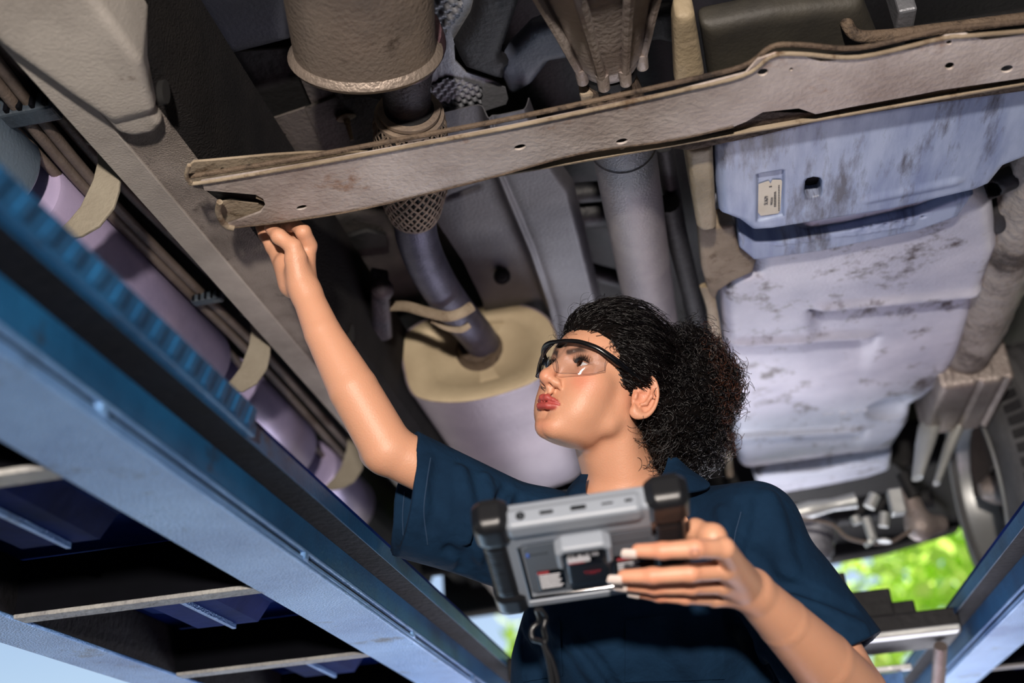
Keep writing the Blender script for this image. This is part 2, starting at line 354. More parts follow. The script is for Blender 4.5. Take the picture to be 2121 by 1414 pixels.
# slanted safety teeth along the near part of the left deck edge (stops where the toothed bar ends)
v, f = [], []
yend = at(520, 872, x=-.44)[1]
part('toothed_bar', boxm('tb', (-.4415, RY0, .9+H-.021), (-.434, yend, .9+H+.013), .002), M['blue'], rl)
y = RY0+.02
while y < yend-.03:
    b = len(v)
    for (yy, zz) in ((y, -.016), (y+.012, -.016), (y+.026, .008), (y+.014, .008)):
        v += [(-.4345, yy, .9+H+zz), (-.4320, yy+.002, .9+H+zz)]
    f += [(b, b+1, b+3, b+2), (b+2, b+3, b+5, b+4), (b+4, b+5, b+7, b+6), (b+6, b+7, b+1, b), (b+1, b+7, b+5, b+3)]; y += .034
part('tread_lug', meshd('tl', v, f), M['blue'], rl, kind='stuff')
# joint spacers seen in the slot
for px in ((220, 850), (655, 1150), (880, 1312), (1015, 1400)):
    q = at(*px, z=.9+.40); part('slot_weld', boxm('jw', (-.497, q[1]-.008, .9+.394), (-.480, q[1]+.008, .9+.408), .003), M['blue_worn'], rl)
v, f = [], []
Rw = np.random.default_rng(5)
for k in range(10):
    p0 = at(598+Rw.uniform(-3, 6), 1027+Rw.uniform(-3, 3), x=-.478); p1 = at(648+Rw.uniform(-4, 3), 1012+Rw.uniform(-8, 5), x=-.452)
    tubem('x', [p0, (p0+p1)/2+Rw.normal(size=3)*.002, p1], .0003, 3, False, None, (v, f))
part('cobweb', meshd('cw', v, f), M['dustbar'], rl, kind='stuff')
# columns, end crossbeams
for sx in (-1, 1):
    for yy in (-1.75, 5.25):
        part('post', boxm('po', (sx*1.42-.09, yy-.09, 0), (sx*1.42+.09, yy+.09, 2.1), .008), M['blue_dark'], lift)
        part('post_foot', boxm('pf', (sx*1.42-.2, yy-.2, 0), (sx*1.42+.2, yy+.2, .015), .003), M['blue_dark'], lift)
for yy in (-1.65, 5.15):
    part('end_crossbeam', boxm('eb', (-1.36, yy-.07, .9+.25), (1.36, yy+.07, .9+.386), .006), M['blue_dark'], lift)
# rolling jack bridging the runways beyond the mechanic
jack = empty('rolling_bridge_jack', (.1, 2.5, .9+.405), 'black rolling jack beam spanning between the two lift runways behind her arm', 'jack')
part('jack_beam', boxm('jb', (-.44, 2.42, .9+.412), (.505, 2.60, .9+.462), .004), M['black'], jack)
for x0, x1, y0, y1, z0, z1 in ((.29, .385, 2.44, 2.57, .463, .520), (.375, .43, 2.45, 2.56, .463, .492), (-.05, .30, 2.43, 2.58, .463, .562)):
    part('jack_pad', boxm('jp', (x0, y0, .9+z0), (x1, y1, .9+z1), .004), M['black'], jack)
part('jack_roller', boxm('jr', (.30, 2.36, .9+.405), (.49, 2.40, .9+.418), .003), M['white_metal'], jack)
part('reflective_tray', boxm('rt', (.26, 2.62, .9+.33), (.40, 2.80, .9+.375), .003), M['blue_worn'], jack)
part('tray_rim', boxm('tr', (.25, 2.605, .9+.376), (.42, 2.625, .9+.388), .002), M['white_metal'], jack)
part('support_strut', tubem('ss', [(.47, 2.50, .9+.40), (.46, 2.66, .9+.30)], .014, 10), M['alu'], jack)
# ================================================================ PICKUP TRUCK SEEN FROM BELOW
truck = empty('pickup_truck', (0, 2.0, .9+H+.012), 'pickup truck seen from below with dusty frame rails, raised on the blue lift', 'truck')
T = lambda name, me, m, label=None, parent=None, kind=None: part(name, me, m, parent or truck, label, kind)
ZU = 1.85
# floor and body shell overhead
T('floor_pan', boxm('fp', (-1.0, -.2, 2.17), (1.0, 4.0, 2.19), .004), M['pan'], 'dark floor pan above everything')
T('body_shell', boxm('bs', (-1.03, -.4, 2.20), (1.03, 4.2, 3.15), .06), M['pan'])
T('rear_bumper', prismm('rb', [(-.95, 1.84), (.30, 1.868), (.63, 1.885), (.92, 1.935), (.95, 2.1), (-.95, 2.1)], 4.0, 4.1, .01), M['black'])
T('rocker_panel', stripm('rk', [(-1.0, 2.17), (-.99, 2.0), (-1.02, 1.93)], .01, -.2, 4.0), M['black'])
T('rocker_panel', stripm('rk', [(1.0, 2.17), (.99, 2.0), (1.02, 1.93)], -.01, -.2, 2.3), M['black'])
# left frame rail
rail = T('frame_rail', prismm('fr', [(-.70, ZU), (-.60, ZU), (-.575, ZU+.012), (-.555, 2.03), (-.69, 2.03)], -.2, 3.9, .006), M['rail_rough'], 'left frame rail, dusty pebbled undercoating')
T('rail_web', prismm('rw', [(-.599, ZU+.0005), (-.5735, ZU+.0125), (-.5525, 2.03), (-.57, 2.032)], -.2, 3.9, 0), mat('black_pebbled_web', '1c1a1a', '0f0e10', 9, .9, 0, .8, 300, spec=.2), 'pebbled inner web with shade painted in as black', parent=rail)  # plate over the rail's inner side, its shade put into the dark colour
T('bottom_flange', boxm('bfl', (-.718, -.2, ZU-.004), (-.672, 3.9, ZU+.002), .0015), M['rail'], parent=rail)
q0 = at(335, 215, z=1.842)
T('reinforcement_sleeve', sdfm('rs', lambda p: smin(extr(p, [(-.706, -.1), (-.560, -.1), (-.566, q0[1]-.09), (-.595, q0[1]), (-.655, q0[1]+.005), (-.675, q0[1]-.05), (-.706, q0[1]-.16)], 1.828, 2.0, .012), extr(p, [(-.668, q0[1]-.09), (-.602, q0[1]-.09), (-.600, q0[1]+.03), (-.618, q0[1]+.045), (-.648, q0[1]+.045), (-.664, q0[1]+.03)], 1.834, 1.86, .009), .008), (-.74, -.15, 1.80), (-.53, 1.25, 2.03), .005), M['rail'], parent=rail)
for hx, hy, rx, ry in ((343, 362, 6, 3), (403, 438, 5, 3), (615, 640, 5, 3), (578, 628, 3, 2)):
    c = at(hx, hy, z=ZU); T('drain_hole', lathem('dh', (c[0], c[1], ZU-.0015), (c[0], c[1], ZU+1), [(0, rx*.0008), (.002, rx*.0008)], 20), M['hole'], parent=rail)
for px, py in ((343, 190), (730, 690)):
    c = at(px, py, x=-.571); T('side_hole', lathem('sh', (c[0]+.001, c[1], c[2]), (c[0]-1, c[1], c[2]), [(0, .011), (.008, .011)], 20, sx=1.6), M['hole'], parent=rail)
# right frame rail with bolted end bracket
rrail = T('frame_rail', sdfm('rr', lambda p: np.minimum(rc(p, (.655, .3, 1.905), (.655, 2.40, 1.905), .052), extr(p, [(.60, .3), (.715, .3), (.715, 2.38), (.60, 2.38)], 1.885, 2.02, .01))+.0012*np.sin(p[:, 1]*70+p[:, 0]*40)*np.sin(p[:, 1]*31), (.57, .25, 1.82), (.76, 2.48, 2.05), .007), mat('flaking_undercoat', '9b958e', '6f665e', 7, .7, .1, .8, 60, '332a24', 7, .42), 'right frame rail with flaking muddy coating')
eb = T('end_bracket', sdfm('eb', lambda p: np.maximum(extr(p, [(.585, 2.40), (.742, 2.40), (.742, 2.70), (.585, 2.70)], 1.83, 2.0, .012), -np.minimum(extr(p, [(.660, 2.3), (.672, 2.3), (.672, 2.8), (.660, 2.8)], 1.80, 1.838, .003), extr(p, [(.715, 2.3), (.728, 2.3), (.728, 2.8), (.715, 2.8)], 1.80, 1.838, .003))), (.57, 2.37, 1.81), (.76, 2.73, 2.02), .005), M['alu'], parent=rrail)
for px, py, r in ((2016, 805, .012), (2006, 862, .008), (1948, 850, .010)):
    c = at(px, py, z=1.83); T('bolt_hole', lathem('bh', (c[0], c[1], 1.827), (c[0], c[1], 3), [(0, r), (.004, r)], 20), M['hole'] if px != 2006 else M['white_metal'], parent=rrail)
for pa, pb, w in (((1925, 880), (1900, 990), .034), ((1985, 882), (1940, 1000), .028)):
    a = at(*pa, z=1.845); b = at(*pb, z=1.70)
    a2 = a+(b-a)*.5+np.array([.01, .01, .02])
    T('shackle_arm', tubem('sa', smoothpath([a, a2, b]), [w*1.0, w*.9, w*.5], 16, squash=(.55, 1)), M['white_metal'], 'pale curved shackle arm', parent=rrail)
# ---- crossmember
cz = 1.80
web_ol = [(418, 376), (640, 340), (900, 292), (1060, 262), (1250, 222), (1400, 190), (1545, 152), (1570, 124), (1605, 112), (1650, 112), (1700, 128), (1790, 118), (1900, 100), (1960, 76), (2000, 72), (2040, 84), (2200, 58), (2200, 150), (1950, 186), (1900, 196), (1760, 222), (1690, 236), (1655, 224), (1580, 232), (1545, 252), (1520, 262), (1392, 290), (1200, 318), (1000, 372), (760, 430), (600, 457), (482, 471), (474, 464), (540, 440), (551, 426), (546, 412), (530, 403), (424, 394)]
holes = [(625, 430, 12, 5), (1077, 305, 13, 6), (1288, 293, 13, 6), (1580, 150, 12, 8), (1639, 144, 5, 4), (1966, 88, 7, 5), (1967, 137, 11, 8), (2086, 143, 14, 8)]
cm = T('crossmember', hplate('cm', web_ol, cz, .0035, holes, .001), M['cross'], 'crossmember, dirty grey pressed steel beam with punched holes')
T('inner_face', hplate('if', [(600, 352), (900, 300), (1400, 198), (2200, 75), (2200, 145), (1520, 250), (1200, 310), (760, 424), (590, 450)], cz+.014, .002), M['black'], parent=cm)  # black sheet that paints the beam's inner shade behind the punched holes
def edge_path(px, z, dz=0): return [at(x, y, z=z)+np.array([0, 0, dz]) for x, y in px]
lipl = smoothpath(edge_path([(392, 342), (386, 362), (394, 376), (418, 378), (640, 341), (900, 293), (1060, 263), (1250, 223), (1400, 190), (1540, 156), (1600, 116), (1660, 112), (1780, 118), (1950, 80), (2010, 74), (2200, 58)], cz), 5)
T('rolled_lip', tubem('rl', lipl, .0030, 10), M['lip'], 'mud-coloured rolled lip', parent=cm)
# second thin bead just behind the lip
T('rolled_lip', tubem('rl', [p+np.array([.0, -.010, .006]) for p in lipl[12:]], .0035, 8), M['brown'], parent=cm)
# interior web seen over the near lip, with the end bowl
def cmweb(u, v):
    px = 560+u*(2200-560); q = at(px, 470-(px-480)*.174, z=cz)
    y = q[1]-.004; top = np.interp(px, [392, 430, 640, 760, 2200], [.07, .07, .07, .075, .070])
    if u < .03: y -= (.03-u)/.03*.05
    return (q[0], y, cz+.003+v*top)
T('inner_web', sheetm('iw', cmweb, 60, 6, .003), M['lip'], parent=cm)
c = at(1230, 190, y=1.2); T('web_hole', lathem('wh', (c[0], 1.340, c[2]), (c[0], 2, c[2]), [(0, .006), (.002, .006)], 20, sx=1.4), M['hole'], parent=cm)
T('end_pocket', hplate('epk', [(458, 418), (478, 414), (500, 418), (552, 424), (545, 436), (482, 470), (468, 460), (458, 438)], cz+.010, .003), M['lip'], parent=cm)
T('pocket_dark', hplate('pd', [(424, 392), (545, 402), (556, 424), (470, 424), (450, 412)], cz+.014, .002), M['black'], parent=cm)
T('end_gusset', hplate('eg', [(390, 346), (402, 336), (430, 334), (560, 322), (640, 317), (760, 316), (760, 330), (640, 344), (418, 380), (396, 376)], 1.842, .004, [(460, 352, 6, 5)], .0012), M['lip'], 'mud-filled trough above the rolled lip', parent=cm)
T('end_flange', tubem('ef', smoothpath(edge_path([(455, 418), (452, 440), (466, 466), (484, 472)], cz-.001)), .0045, 10), M['lip'], parent=cm)
# lower brown flange on the far side, right half
fl_ol = [(1376, 293), (1520, 262), (1580, 232), (1690, 234), (1760, 220), (1950, 184), (2200, 150), (2200, 176), (2121, 188), (1900, 218), (1700, 250), (1560, 284), (1500, 296), (1430, 311), (1385, 306)]
T('lower_flange', hplate('lf', fl_ol, cz+.010, .004, [(1640, 258, 3, 2), (1840, 206, 4, 3), (1985, 186, 4, 3)]), M['brown'], 'rusty brown lower flange', parent=cm)
T('edge_bead', tubem('eb', smoothpath(edge_path([(482, 472), (600, 458), (760, 431), (1000, 373), (1200, 319), (1392, 291), (1520, 263)], cz-.001), 6), .0013, 8), M['brown'], parent=cm)
# ---- exhaust line
zc = 1.965
def ax(px, py, z): return at(px, py, z=z)
ex = T('exhaust_pipe', tubem('ep', smoothpath([ax(828, 90, 1.99), ax(838, 160, 1.975), ax(846, 240, 1.965)]), [.046, .045, .036, .036], 32), M['pipe_dark'], 'exhaust pipe, dark blued steel')
a, b = ax(758, 118, 1.95), ax(715, -260, 1.99)
cl = np.linalg.norm(b-a)
T('catalytic_converter', lathem('cc', a, b, [(-.004, .04), (-.004, .096), (0, .104), (.006, .107), (.010, .104), (.016, .0975), (.15, .098), (cl, .098)], 56, sx=.72, sy=1.0), M['cat'], 'catalytic converter, mottled steel shell', parent=ex)
T('collar', tubem('co', smoothpath([ax(820, 70, 1.985), ax(828, 108, 1.985), ax(832, 135, 1.98)]), [.064, .068, .060, .052], 32), mat('purplish_hot_steel', '6a4d50', '4d3b42', 8, .5, .5, .2, 120), parent=ex)
fa, fb = ax(847, 222, 1.962), ax(858, 452, 1.930); fl = np.linalg.norm(fb-fa)
fprof = [(0, .040), (.010, .045), (.016, .050), (.03, .054), (fl*.35, .0575), (fl*.65, .0565), (fl*.85, .048), (fl-.01, .040), (fl, .037)]
flex = T('flex_pipe', lathem('fx', fa, fb, [(t, r-.0035) for t, r in fprof], 40), M['black'], 'braided flexible exhaust joint')
v, f = [], []
Ta = Vector(fb-fa).normalized(); ua = Vector((0, 0, 1)); ua = (ua-Ta*ua.dot(Ta)).normalized(); wa = Ta.cross(ua)
for s in (-1, 1):
    for k in range(26):
        for off in (-.0011, .0011):
            pts = []
            for i in range(22):
                t = .018+(fl-.030)*i/21; an = 2*math.pi*k/26+s*i/21*2.5+off/.05; r = np.interp(t, *zip(*fprof))+.0006+.0009*s*math.sin(13*math.pi*i/21*2+k*math.pi)
                pts.append(Vector(fa)+Ta*t+ua*math.cos(an)*r+wa*math.sin(an)*r)
            tubem('x', pts, .00115, 4, False, None, (v, f))
T('braid_wire', meshd('bw', v, f, True), M['braid'], parent=flex, kind='stuff')
for t0, r0 in ((.006, .047), (.016, .0525), (fl-.012, .0415)):
    T('end_ring', lathem('er', fa, fb, [(t0-.004, r0-.006), (t0-.003, r0), (t0+.003, r0), (t0+.005, r0-.006)], 40), M['braid'], parent=flex)
T('down_pipe', tubem('dp', smoothpath([ax(857, 440, 1.932), ax(866, 500, 1.93), ax(896, 570, 1.935), ax(942, 640, 1.95), ax(985, 690, 1.96), ax(1000, 712, 1.965)]), .0365, 36), M['pipe'], 'blued steel down pipe bending into the muffler', parent=ex)
# muffler: oval shell whose flat near end faces the camera
YM = 2.1
endpx = [(826, 705), (845, 800), (880, 828), (960, 832), (1050, 812), (1120, 780), (1152, 720), (1150, 685), (1128, 652), (1080, 631), (1010, 632), (900, 655), (850, 680)]
eo = smoothpath([at(x, y, y=YM) for x, y in endpx]+[at(*endpx[0], y=YM)], 8)[:-1]; cen = eo.mean(0)
nE = len(eo)
def ring(s, y): return [tuple(np.array([cen[0], y, cen[2]])+(p-cen)*np.array([s, 0, s])) for p in eo]
rings = [ring(.30, YM+.012), ring(.62, YM+.012), ring(.66, YM+.004), ring(.95, YM+.001), ring(.985, YM+.003)]
v = [q for r in rings for q in r]; f = [(i*nE+j, i*nE+(j+1) % nE, (i+1)*nE+(j+1) % nE, (i+1)*nE+j) for i in range(len(rings)-1) for j in range(nE)]+[tuple(range(nE))[::-1]]
mf = T('muffler', meshd('mfe', [q for r in [ring(.985, YM+.003), ring(1.005, YM), ring(1.012, YM+.004), ring(1.0, YM+.012), ring(1.0, YM+.5), ring(.985, YM+.62), ring(.93, YM+.66), ring(.8, YM+.67)] for q in r], [(i*nE+j, i*nE+(j+1) % nE, (i+1)*nE+(j+1) % nE, (i+1)*nE+j) for i in range(7) for j in range(nE)]+[tuple(7*nE+j for j in range(nE))], True, 50), M['muffler'], 'large oval muffler with beige end and pinkish shell')
T('end_plate', meshd('mep', v, f, True, 60), M['muffler_face'], 'beige muffler end plate', parent=mf)
c = at(990, 718, y=YM); T('inlet_collar', lathem('ic', (c[0], YM+.012, c[2]), (c[0], YM-1, c[2]), [(0, .052), (.006, .046), (.016, .040), (.022, .039)], 40), M['brown'], parent=mf)
# hanger
T('hanger_band', tubem('hb', smoothpath([ax(800, 634, 1.95), ax(840, 634, 1.93), ax(880, 645, 1.905), ax(925, 655, 1.89), ax(955, 648, 1.893), ax(978, 634, 1.91)]), .0085, 10, squash=(1.2, .5)), M['lip'], 'mud-coloured hanger band', parent=ex)
T('hanger_band', tubem('hb', smoothpath([ax(895, 662, 1.90), ax(925, 678, 1.888), ax(955, 682, 1.89), ax(972, 672, 1.90)]), .006, 10, squash=(1.2, .5)), M['lip'], parent=ex)
T('hanger_bracket', sdfm('hbk', lambda p: np.minimum(extr(p, [Uxy(768, 568, 1.97), Uxy(805, 575, 1.97), Uxy(812, 668, 1.97), Uxy(770, 680, 1.97)], 1.93, 1.99, .008), sph(p, at(792, 600, z=1.94), .022)), (-.6, 1.6, 1.88), (-.2, 2.3, 2.03), .007), M['pipe_dark'], parent=ex)
# ---- shields and pans
def dimpled(px, z, n, amp, step, m, label, tilt=0):
    poly = np.array([Uxy(*q, z) for q in px]); lo = poly.min(0); hi = poly.max(0)
    nx = int((hi[0]-lo[0])/n)+2; ny = int((hi[1]-lo[1])/n)+2
    X, Y = np.meshgrid(lo[0]+np.arange(nx)*n, lo[1]+np.arange(ny)*n); inside = sdpoly(X.ravel(), Y.ravel(), [tuple(q) for q in poly]).reshape(X.shape) < 0
    Z = z+amp*np.sin(X*2*math.pi/step)*np.sin(Y*2*math.pi/step); vid = {}; v = []; f = []
    for j in range(ny-1):
        for i in range(nx-1):
            if inside[j, i] and inside[j+1, i+1] and inside[j, i+1] and inside[j+1, i]:
                q = []
                for jj, ii in ((j, i), (j, i+1), (j+1, i+1), (j+1, i)):
                    if (jj, ii) not in vid: vid[(jj, ii)] = len(v); v.append((X[jj, ii], Y[jj, ii], Z[jj, ii]))
                    q.append(vid[(jj, ii)])
                f.append(tuple(q))
    return T('dimpled_shield', meshd('ds', v, f, True), m, label)
zs = 2.06
sh1 = T('heat_shield', hplate('hs1', [(868, -20), (985, -20), (980, 30), (955, 60), (940, 95), (942, 125), (965, 150), (1020, 168), (1046, 182), (1052, 205), (1048, 216), (900, 262), (870, 180)], zs, .003), M['shield_galv'], 'dimpled galvanised heat shield above the exhaust')
dimpled([(872, 8), (962, -14), (958, 20), (930, 60), (912, 100), (874, 140)], zs-.004, .0022, .0032, .021, M['shield_galv'], None).parent = sh1
for o in list(sh1.children): o.location = (0, 0, 0)
d2 = dimpled([(892, 178), (925, 160), (975, 168), (1000, 176), (998, 212), (900, 238)], zs-.004, .0022, .0032, .017, M['shield_galv'], None); d2.parent = sh1; d2.location = (0, 0, 0)
c = at(1006, 197, z=zs-.004); T('shield_washer', lathem('sw', tuple(c), (c[0], c[1], 0), [(0, .021), (.002, .020), (.003, .014), (.0035, .008), (.012, .006)], 28), M['shield_galv'], parent=sh1)
# body tunnel wings, smooth blue-grey
def wing(name, px, z, m, t=.02, r=.009, label=None, h=.008, z2=None, parent=None):
    poly = [Uxy(*q, z) for q in px]; P = np.array(poly)
    return T(name, sdfm(name, lambda p: extr(p, poly, z, z+t, r), (P[:, 0].min()-.02, P[:, 1].min()-.02, z-.02), (P[:, 0].max()+.02, P[:, 1].max()+.02, z+t+.02), h), m, label, parent)
wing('tunnel_panel', [(938, 100), (975, 40), (990, -20), (1090, -20), (1040, 120), (1062, 138), (1050, 150), (1046, 178), (960, 148)], 2.04, M['pan'], .03, .02, 'rounded dark tunnel panel')
wing('tunnel_panel', [(1042, 120), (1100, 60), (1150, 40), (1190, 60), (1195, 125), (1140, 135), (1105, 180), (1058, 208), (1030, 150)], 2.05, mat('blue_grey_tunnel', '474c5a', '363a46', 4, .5, .1, .1, 160), .03, .018)
wing('tunnel_panel', [(1300, 40), (1400, 20), (1398, 98), (1365, 90), (1300, 100)], 2.05, M['pan'], .03, .015)
wing('seat_box', [(310, -30), (610, -30), (612, 95), (480, 128), (440, 134), (400, 132), (350, 120), (300, 60)], 2.05, mat('navy_plastic_panel', '1a1d2a', '12141d', 4, .6, 0, .15, 140), .06, .03, 'dark navy boxed panel beside the left rail')
# dusty floor plates with bolt stud and square hole
fpl = T('floor_plate', hplate('fpl', [(470, 285), (530, 258), (632, 224), (660, 222), (700, 330), (480, 345)], 2.08, .004, [(580, 283, 13, 8)]), M['pan_dusty'], 'dusty floor plate with a square hole')
T('floor_plate', hplate('fpl2', [(632, 226), (700, 200), (760, 200), (860, 230), (870, 340), (690, 345)], 2.07, .005), M['pan_dusty'], 'raised dusty floor plate with bolt stud')
T('floor_rib', hplate('fr', [(612, 90), (650, 90), (705, 180), (712, 205), (650, 225), (600, 110)], 2.075, .006), M['pan_dusty'])
T('floor_rib', tubem('frr', [ax(665, 125, 2.07), ax(706, 200, 2.07)], .006, 10), M['pan_dusty'])
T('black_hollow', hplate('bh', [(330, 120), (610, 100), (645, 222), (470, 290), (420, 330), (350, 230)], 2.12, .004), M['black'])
c = at(717, 243, z=2.068); st = T('bolt_stud', lathem('bs', tuple(c), tuple(c+np.array([.004, .012, -.03])), [(0, .017), (.002, .016), (.003, .010), (.004, .0055), (.012, .0058), (.014, .0042), (.040, .0034)], 24), M['lip'])
c = at(735, 150, z=2.068); T('bolt_stud', lathem('bs', tuple(c), tuple(c+np.array([0, 0, -.03])), [(0, .012), (.003, .006), (.02, .004)], 16), M['black'])
# long tunnel heat shield between muffler and shaft
def longsh(u, v):
    L = [(905, 260), (905, 400), (905, 480), (960, 560), (1000, 640), (1030, 760)]; R = [(1100, 260), (1135, 352), (1192, 425), (1215, 520), (1245, 645), (1275, 800)]
    s = v*(len(L)-1); i = min(int(s), len(L)-2); t = s-i
    l = at(L[i][0]+(L[i+1][0]-L[i][0])*t, L[i][1]+(L[i+1][1]-L[i][1])*t, z=2.02); r = at(R[i][0]+(R[i+1][0]-R[i][0])*t, R[i][1]+(R[i+1][1]-R[i][1])*t, z=1.98)
    p = l+(r-l)*u; step = 1/(1+math.exp(-(u-.55)*38)); p[2] = 2.045-.03*step-.012*math.exp(-((u-.56)/.03)**2)+(.02*max(0, (u-.93)/.07)**2)
    g = math.exp(-((v-.30)/.012)**2)*(1/(1+math.exp((u-.36)*60)))*(1/(1+math.exp(-(u-.05)*60))); p[2] += .006*g
    return tuple(p)
ls = T('tunnel_heat_shield', sheetm('ls', longsh, 110, 150, .002), mat('dull_shield_steel', '5a5a5e', '48474b', 5, .5, .35, .12, 160), 'long folded heat shield beside the propeller shaft')
T('shield_bolt', lathem('sb', tuple(ax(1040, 572, 2.03)), tuple(ax(1040, 572, 1.9)), [(0, .018), (.006, .016), (.008, .008), (.02, .007)], 20), M['black'], parent=ls)
wing('tunnel_panel', [(640, 470), (720, 440), (800, 440), (850, 560), (880, 640), (780, 680), (700, 560)], 2.10, M['pan_dusty'], .02, .01)
T('cross_stay', hplate('cs', [(690, 500), (760, 480), (800, 490), (800, 510), (720, 520)], 2.08, .01), M['black'])
T('floor_rib', hplate('frr', [(745, 690), (790, 700), (850, 860), (900, 1000), (860, 1020), (790, 840)], 1.98, .02), M['pan_dusty'])
# ---- gearbox tail and propeller shaft
ga, gb = ax(1262, 132, 1.95), ax(1215, -190, 1.98); gl = np.linalg.norm(gb-ga)
gx = T('gearbox_tail', lathem('gt', ga, gb, [(-.004, .034), (0, .040), (.012, .046), (.018, .046), (.03, .052), (.10, .066), (.22, .098), (gl, .13)], 40), M['alu'], 'cast gearbox tail housing with ribs')
Tg = Vector(gb-ga).normalized(); ug = Vector((0, 0, 1)); ug = (ug-Tg*ug.dot(Tg)).normalized(); wg = Tg.cross(ug)
for an in (-2.0, -2.75, 2.9, 2.2):
    pts = [Vector(ga)+Tg*t+(ug*math.cos(an)+wg*math.sin(an))*(r+.004) for t, r in ((.012, .046), (.10, .068), (.22, .100), (gl, .132))]
    T('casting_rib', tubem('cr', pts, [.006, .007, .009, .01], 8), M['alu'], parent=gx)
    T('casting_boss', lathem('cb', pts[0]-Tg*.012, pts[0]+Tg*.03, [(0, .006), (.002, .0085), (.03, .0095)], 14), M['alu'], parent=gx)
T('seal_collar', lathem('sc', ax(1262, 150, 1.95), ga, [(-.006, .030), (-.004, .038), (.004, .040), (.016, .038)], 32), M['black'], parent=gx)
p0, p1 = ax(1260, 150, 1.948), ax(1266, 205, 1.94)
sh = T('propeller_shaft', tubem('ps', [ax(1282, 250, 1.93), ax(1350, 655, 1.93), ax(1390, 860, 1.93)], .0505, 48), M['shaft'], 'smooth grey propeller shaft tube')
T('slip_yoke', tubem('sy', [p0, ax(1262, 168, 1.946), ax(1266, 185, 1.943), ax(1272, 215, 1.935), ax(1282, 252, 1.93)], [.036, .040, .043, .046, .050], 40), M['brown'], 'muddy slip yoke', parent=sh)
T('weld_ring', lathem('wr', ax(1290, 298, 1.93), ax(1350, 655, 1.93), [(0, .050), (.004, .0525), (.010, .050)], 48), M['shaft'], parent=sh)
T('yoke_ear', boxm('ye', tuple(at(1218, 192, z=1.93)-.012), tuple(at(1218, 192, z=1.93)+.012), .005), M['lip'], parent=sh)
# dark stays behind the shaft
for pa, pb, w in (((1190, 400), (1250, 395), .02), ((1195, 440), (1260, 436), .03), ((1215, 560), (1290, 580), .02)):
    T('cross_stay', tubem('cs', [ax(*pa, 2.08), ax(*pb, 2.08)], w, 12), M['pan'])
T('wiring_tube', tubem('wt', smoothpath([ax(1375, 300, 2.0), ax(1395, 420, 2.0), ax(1440, 680, 2.0)]), .016, 12), M['pan'])
T('wiring_tube', tubem('wt', smoothpath([ax(1385, 420, 1.97), ax(1410, 520, 1.97), ax(1455, 700, 1.97)]), .02, 12), M['black'])
# ---- fuel tank
tank_px = [(1494, 606), (1530, 578), (1566, 566), (1570, 535), (1700, 430), (2010, 380), (2062, 430), (2072, 520), (2040, 600), (1990, 740), (1955, 800), (1890, 850), (1885, 880), (1850, 935), (1720, 965), (1580, 985), (1535, 975), (1520, 930), (1505, 760)]
tp = [Uxy(*q, 1.865) for q in tank_px]
ribs = [((1690, 640), (2060, 606), .026), ((1460, 714), (1808, 700), .024), ((1490, 905), (1788, 889), .024)]
rw = [(at(*a, z=1.865), at(*b, z=1.865), r) for a, b, r in ribs]
dent = at(1850, 850, z=1.86)
def ftank(p):
    z = p[:, 2].copy()
    for a, b, r in rw:      # stepped ledges: each bay starts recessed behind a hanging lip and ramps back down
        x0, x1 = a[0]-.0, b[0]; yl = a[1]+(b[1]-a[1])*(p[:, 0]-a[0])/(b[0]-a[0]); s = p[:, 1]-yl
        win = 1/(1+np.exp(-(p[:, 0]-x0)/.006))/(1+np.exp((p[:, 0]-x1)/.006))
        st = 1/(1+np.exp(-np.clip(s/.0022, -30, 30)))
        z = z-win*(.030*st*np.exp(-np.maximum(s, 0)/.075))+win*.015*np.exp(-(np.minimum(s, 0)/.020)**2)*(1-st)
    q = np.stack([p[:, 0], p[:, 1], z], 1)
    d = extr(q, tp, 1.865, 2.08, .030)
    for a, b, r in rw:
        d = smax(d, -rc(p*np.array([1, 1, .2], np.float32), (a[0], a[1]+.011, 1.860*.2), (b[0]-.012, b[1]+.011, 1.860*.2), .011, .0085), .003)
    return smax(d, -ell(p, (dent[0], dent[1], 1.865), (.06, .075, .02)), .01)*.45
tank = T('fuel_tank', sdfm('ft', ftank, (.06, 1.28, 1.82), (.72, 2.80, 2.12), .0055), M['tank_dirty'], 'ribbed grey plastic fuel tank smeared with mud')
T('tank_rear_lip', wing('x', [(1560, 985), (1700, 975), (1850, 940), (1845, 975), (1800, 990), (1700, 1010), (1600, 1026), (1570, 1010)], 1.90, M['tank_dirty'], .05, .02).data.copy(), M['tank_dirty'], parent=tank)
bpy.data.objects.remove([o for o in truck.children if o.name.startswith('x')][0])
# embossed mould marks low on the tank
rr0 = at(1740, 855, z=1.865)
for i, (dx, w, hh) in enumerate(((-.045, .012, .016), (-.030, .012, .016), (-.004, .020, .006), (-.004, .020, .006), (.030, .016, .012), (.052, .012, .010))):
    yy = rr0[1]+(.012 if i == 3 else -.004)+dx*.1
    T('mould_mark', boxm('mm', (rr0[0]+dx, yy, 1.8625), (rr0[0]+dx+w, yy+hh, 1.867), .001), M['tank_dirty'], parent=tank)
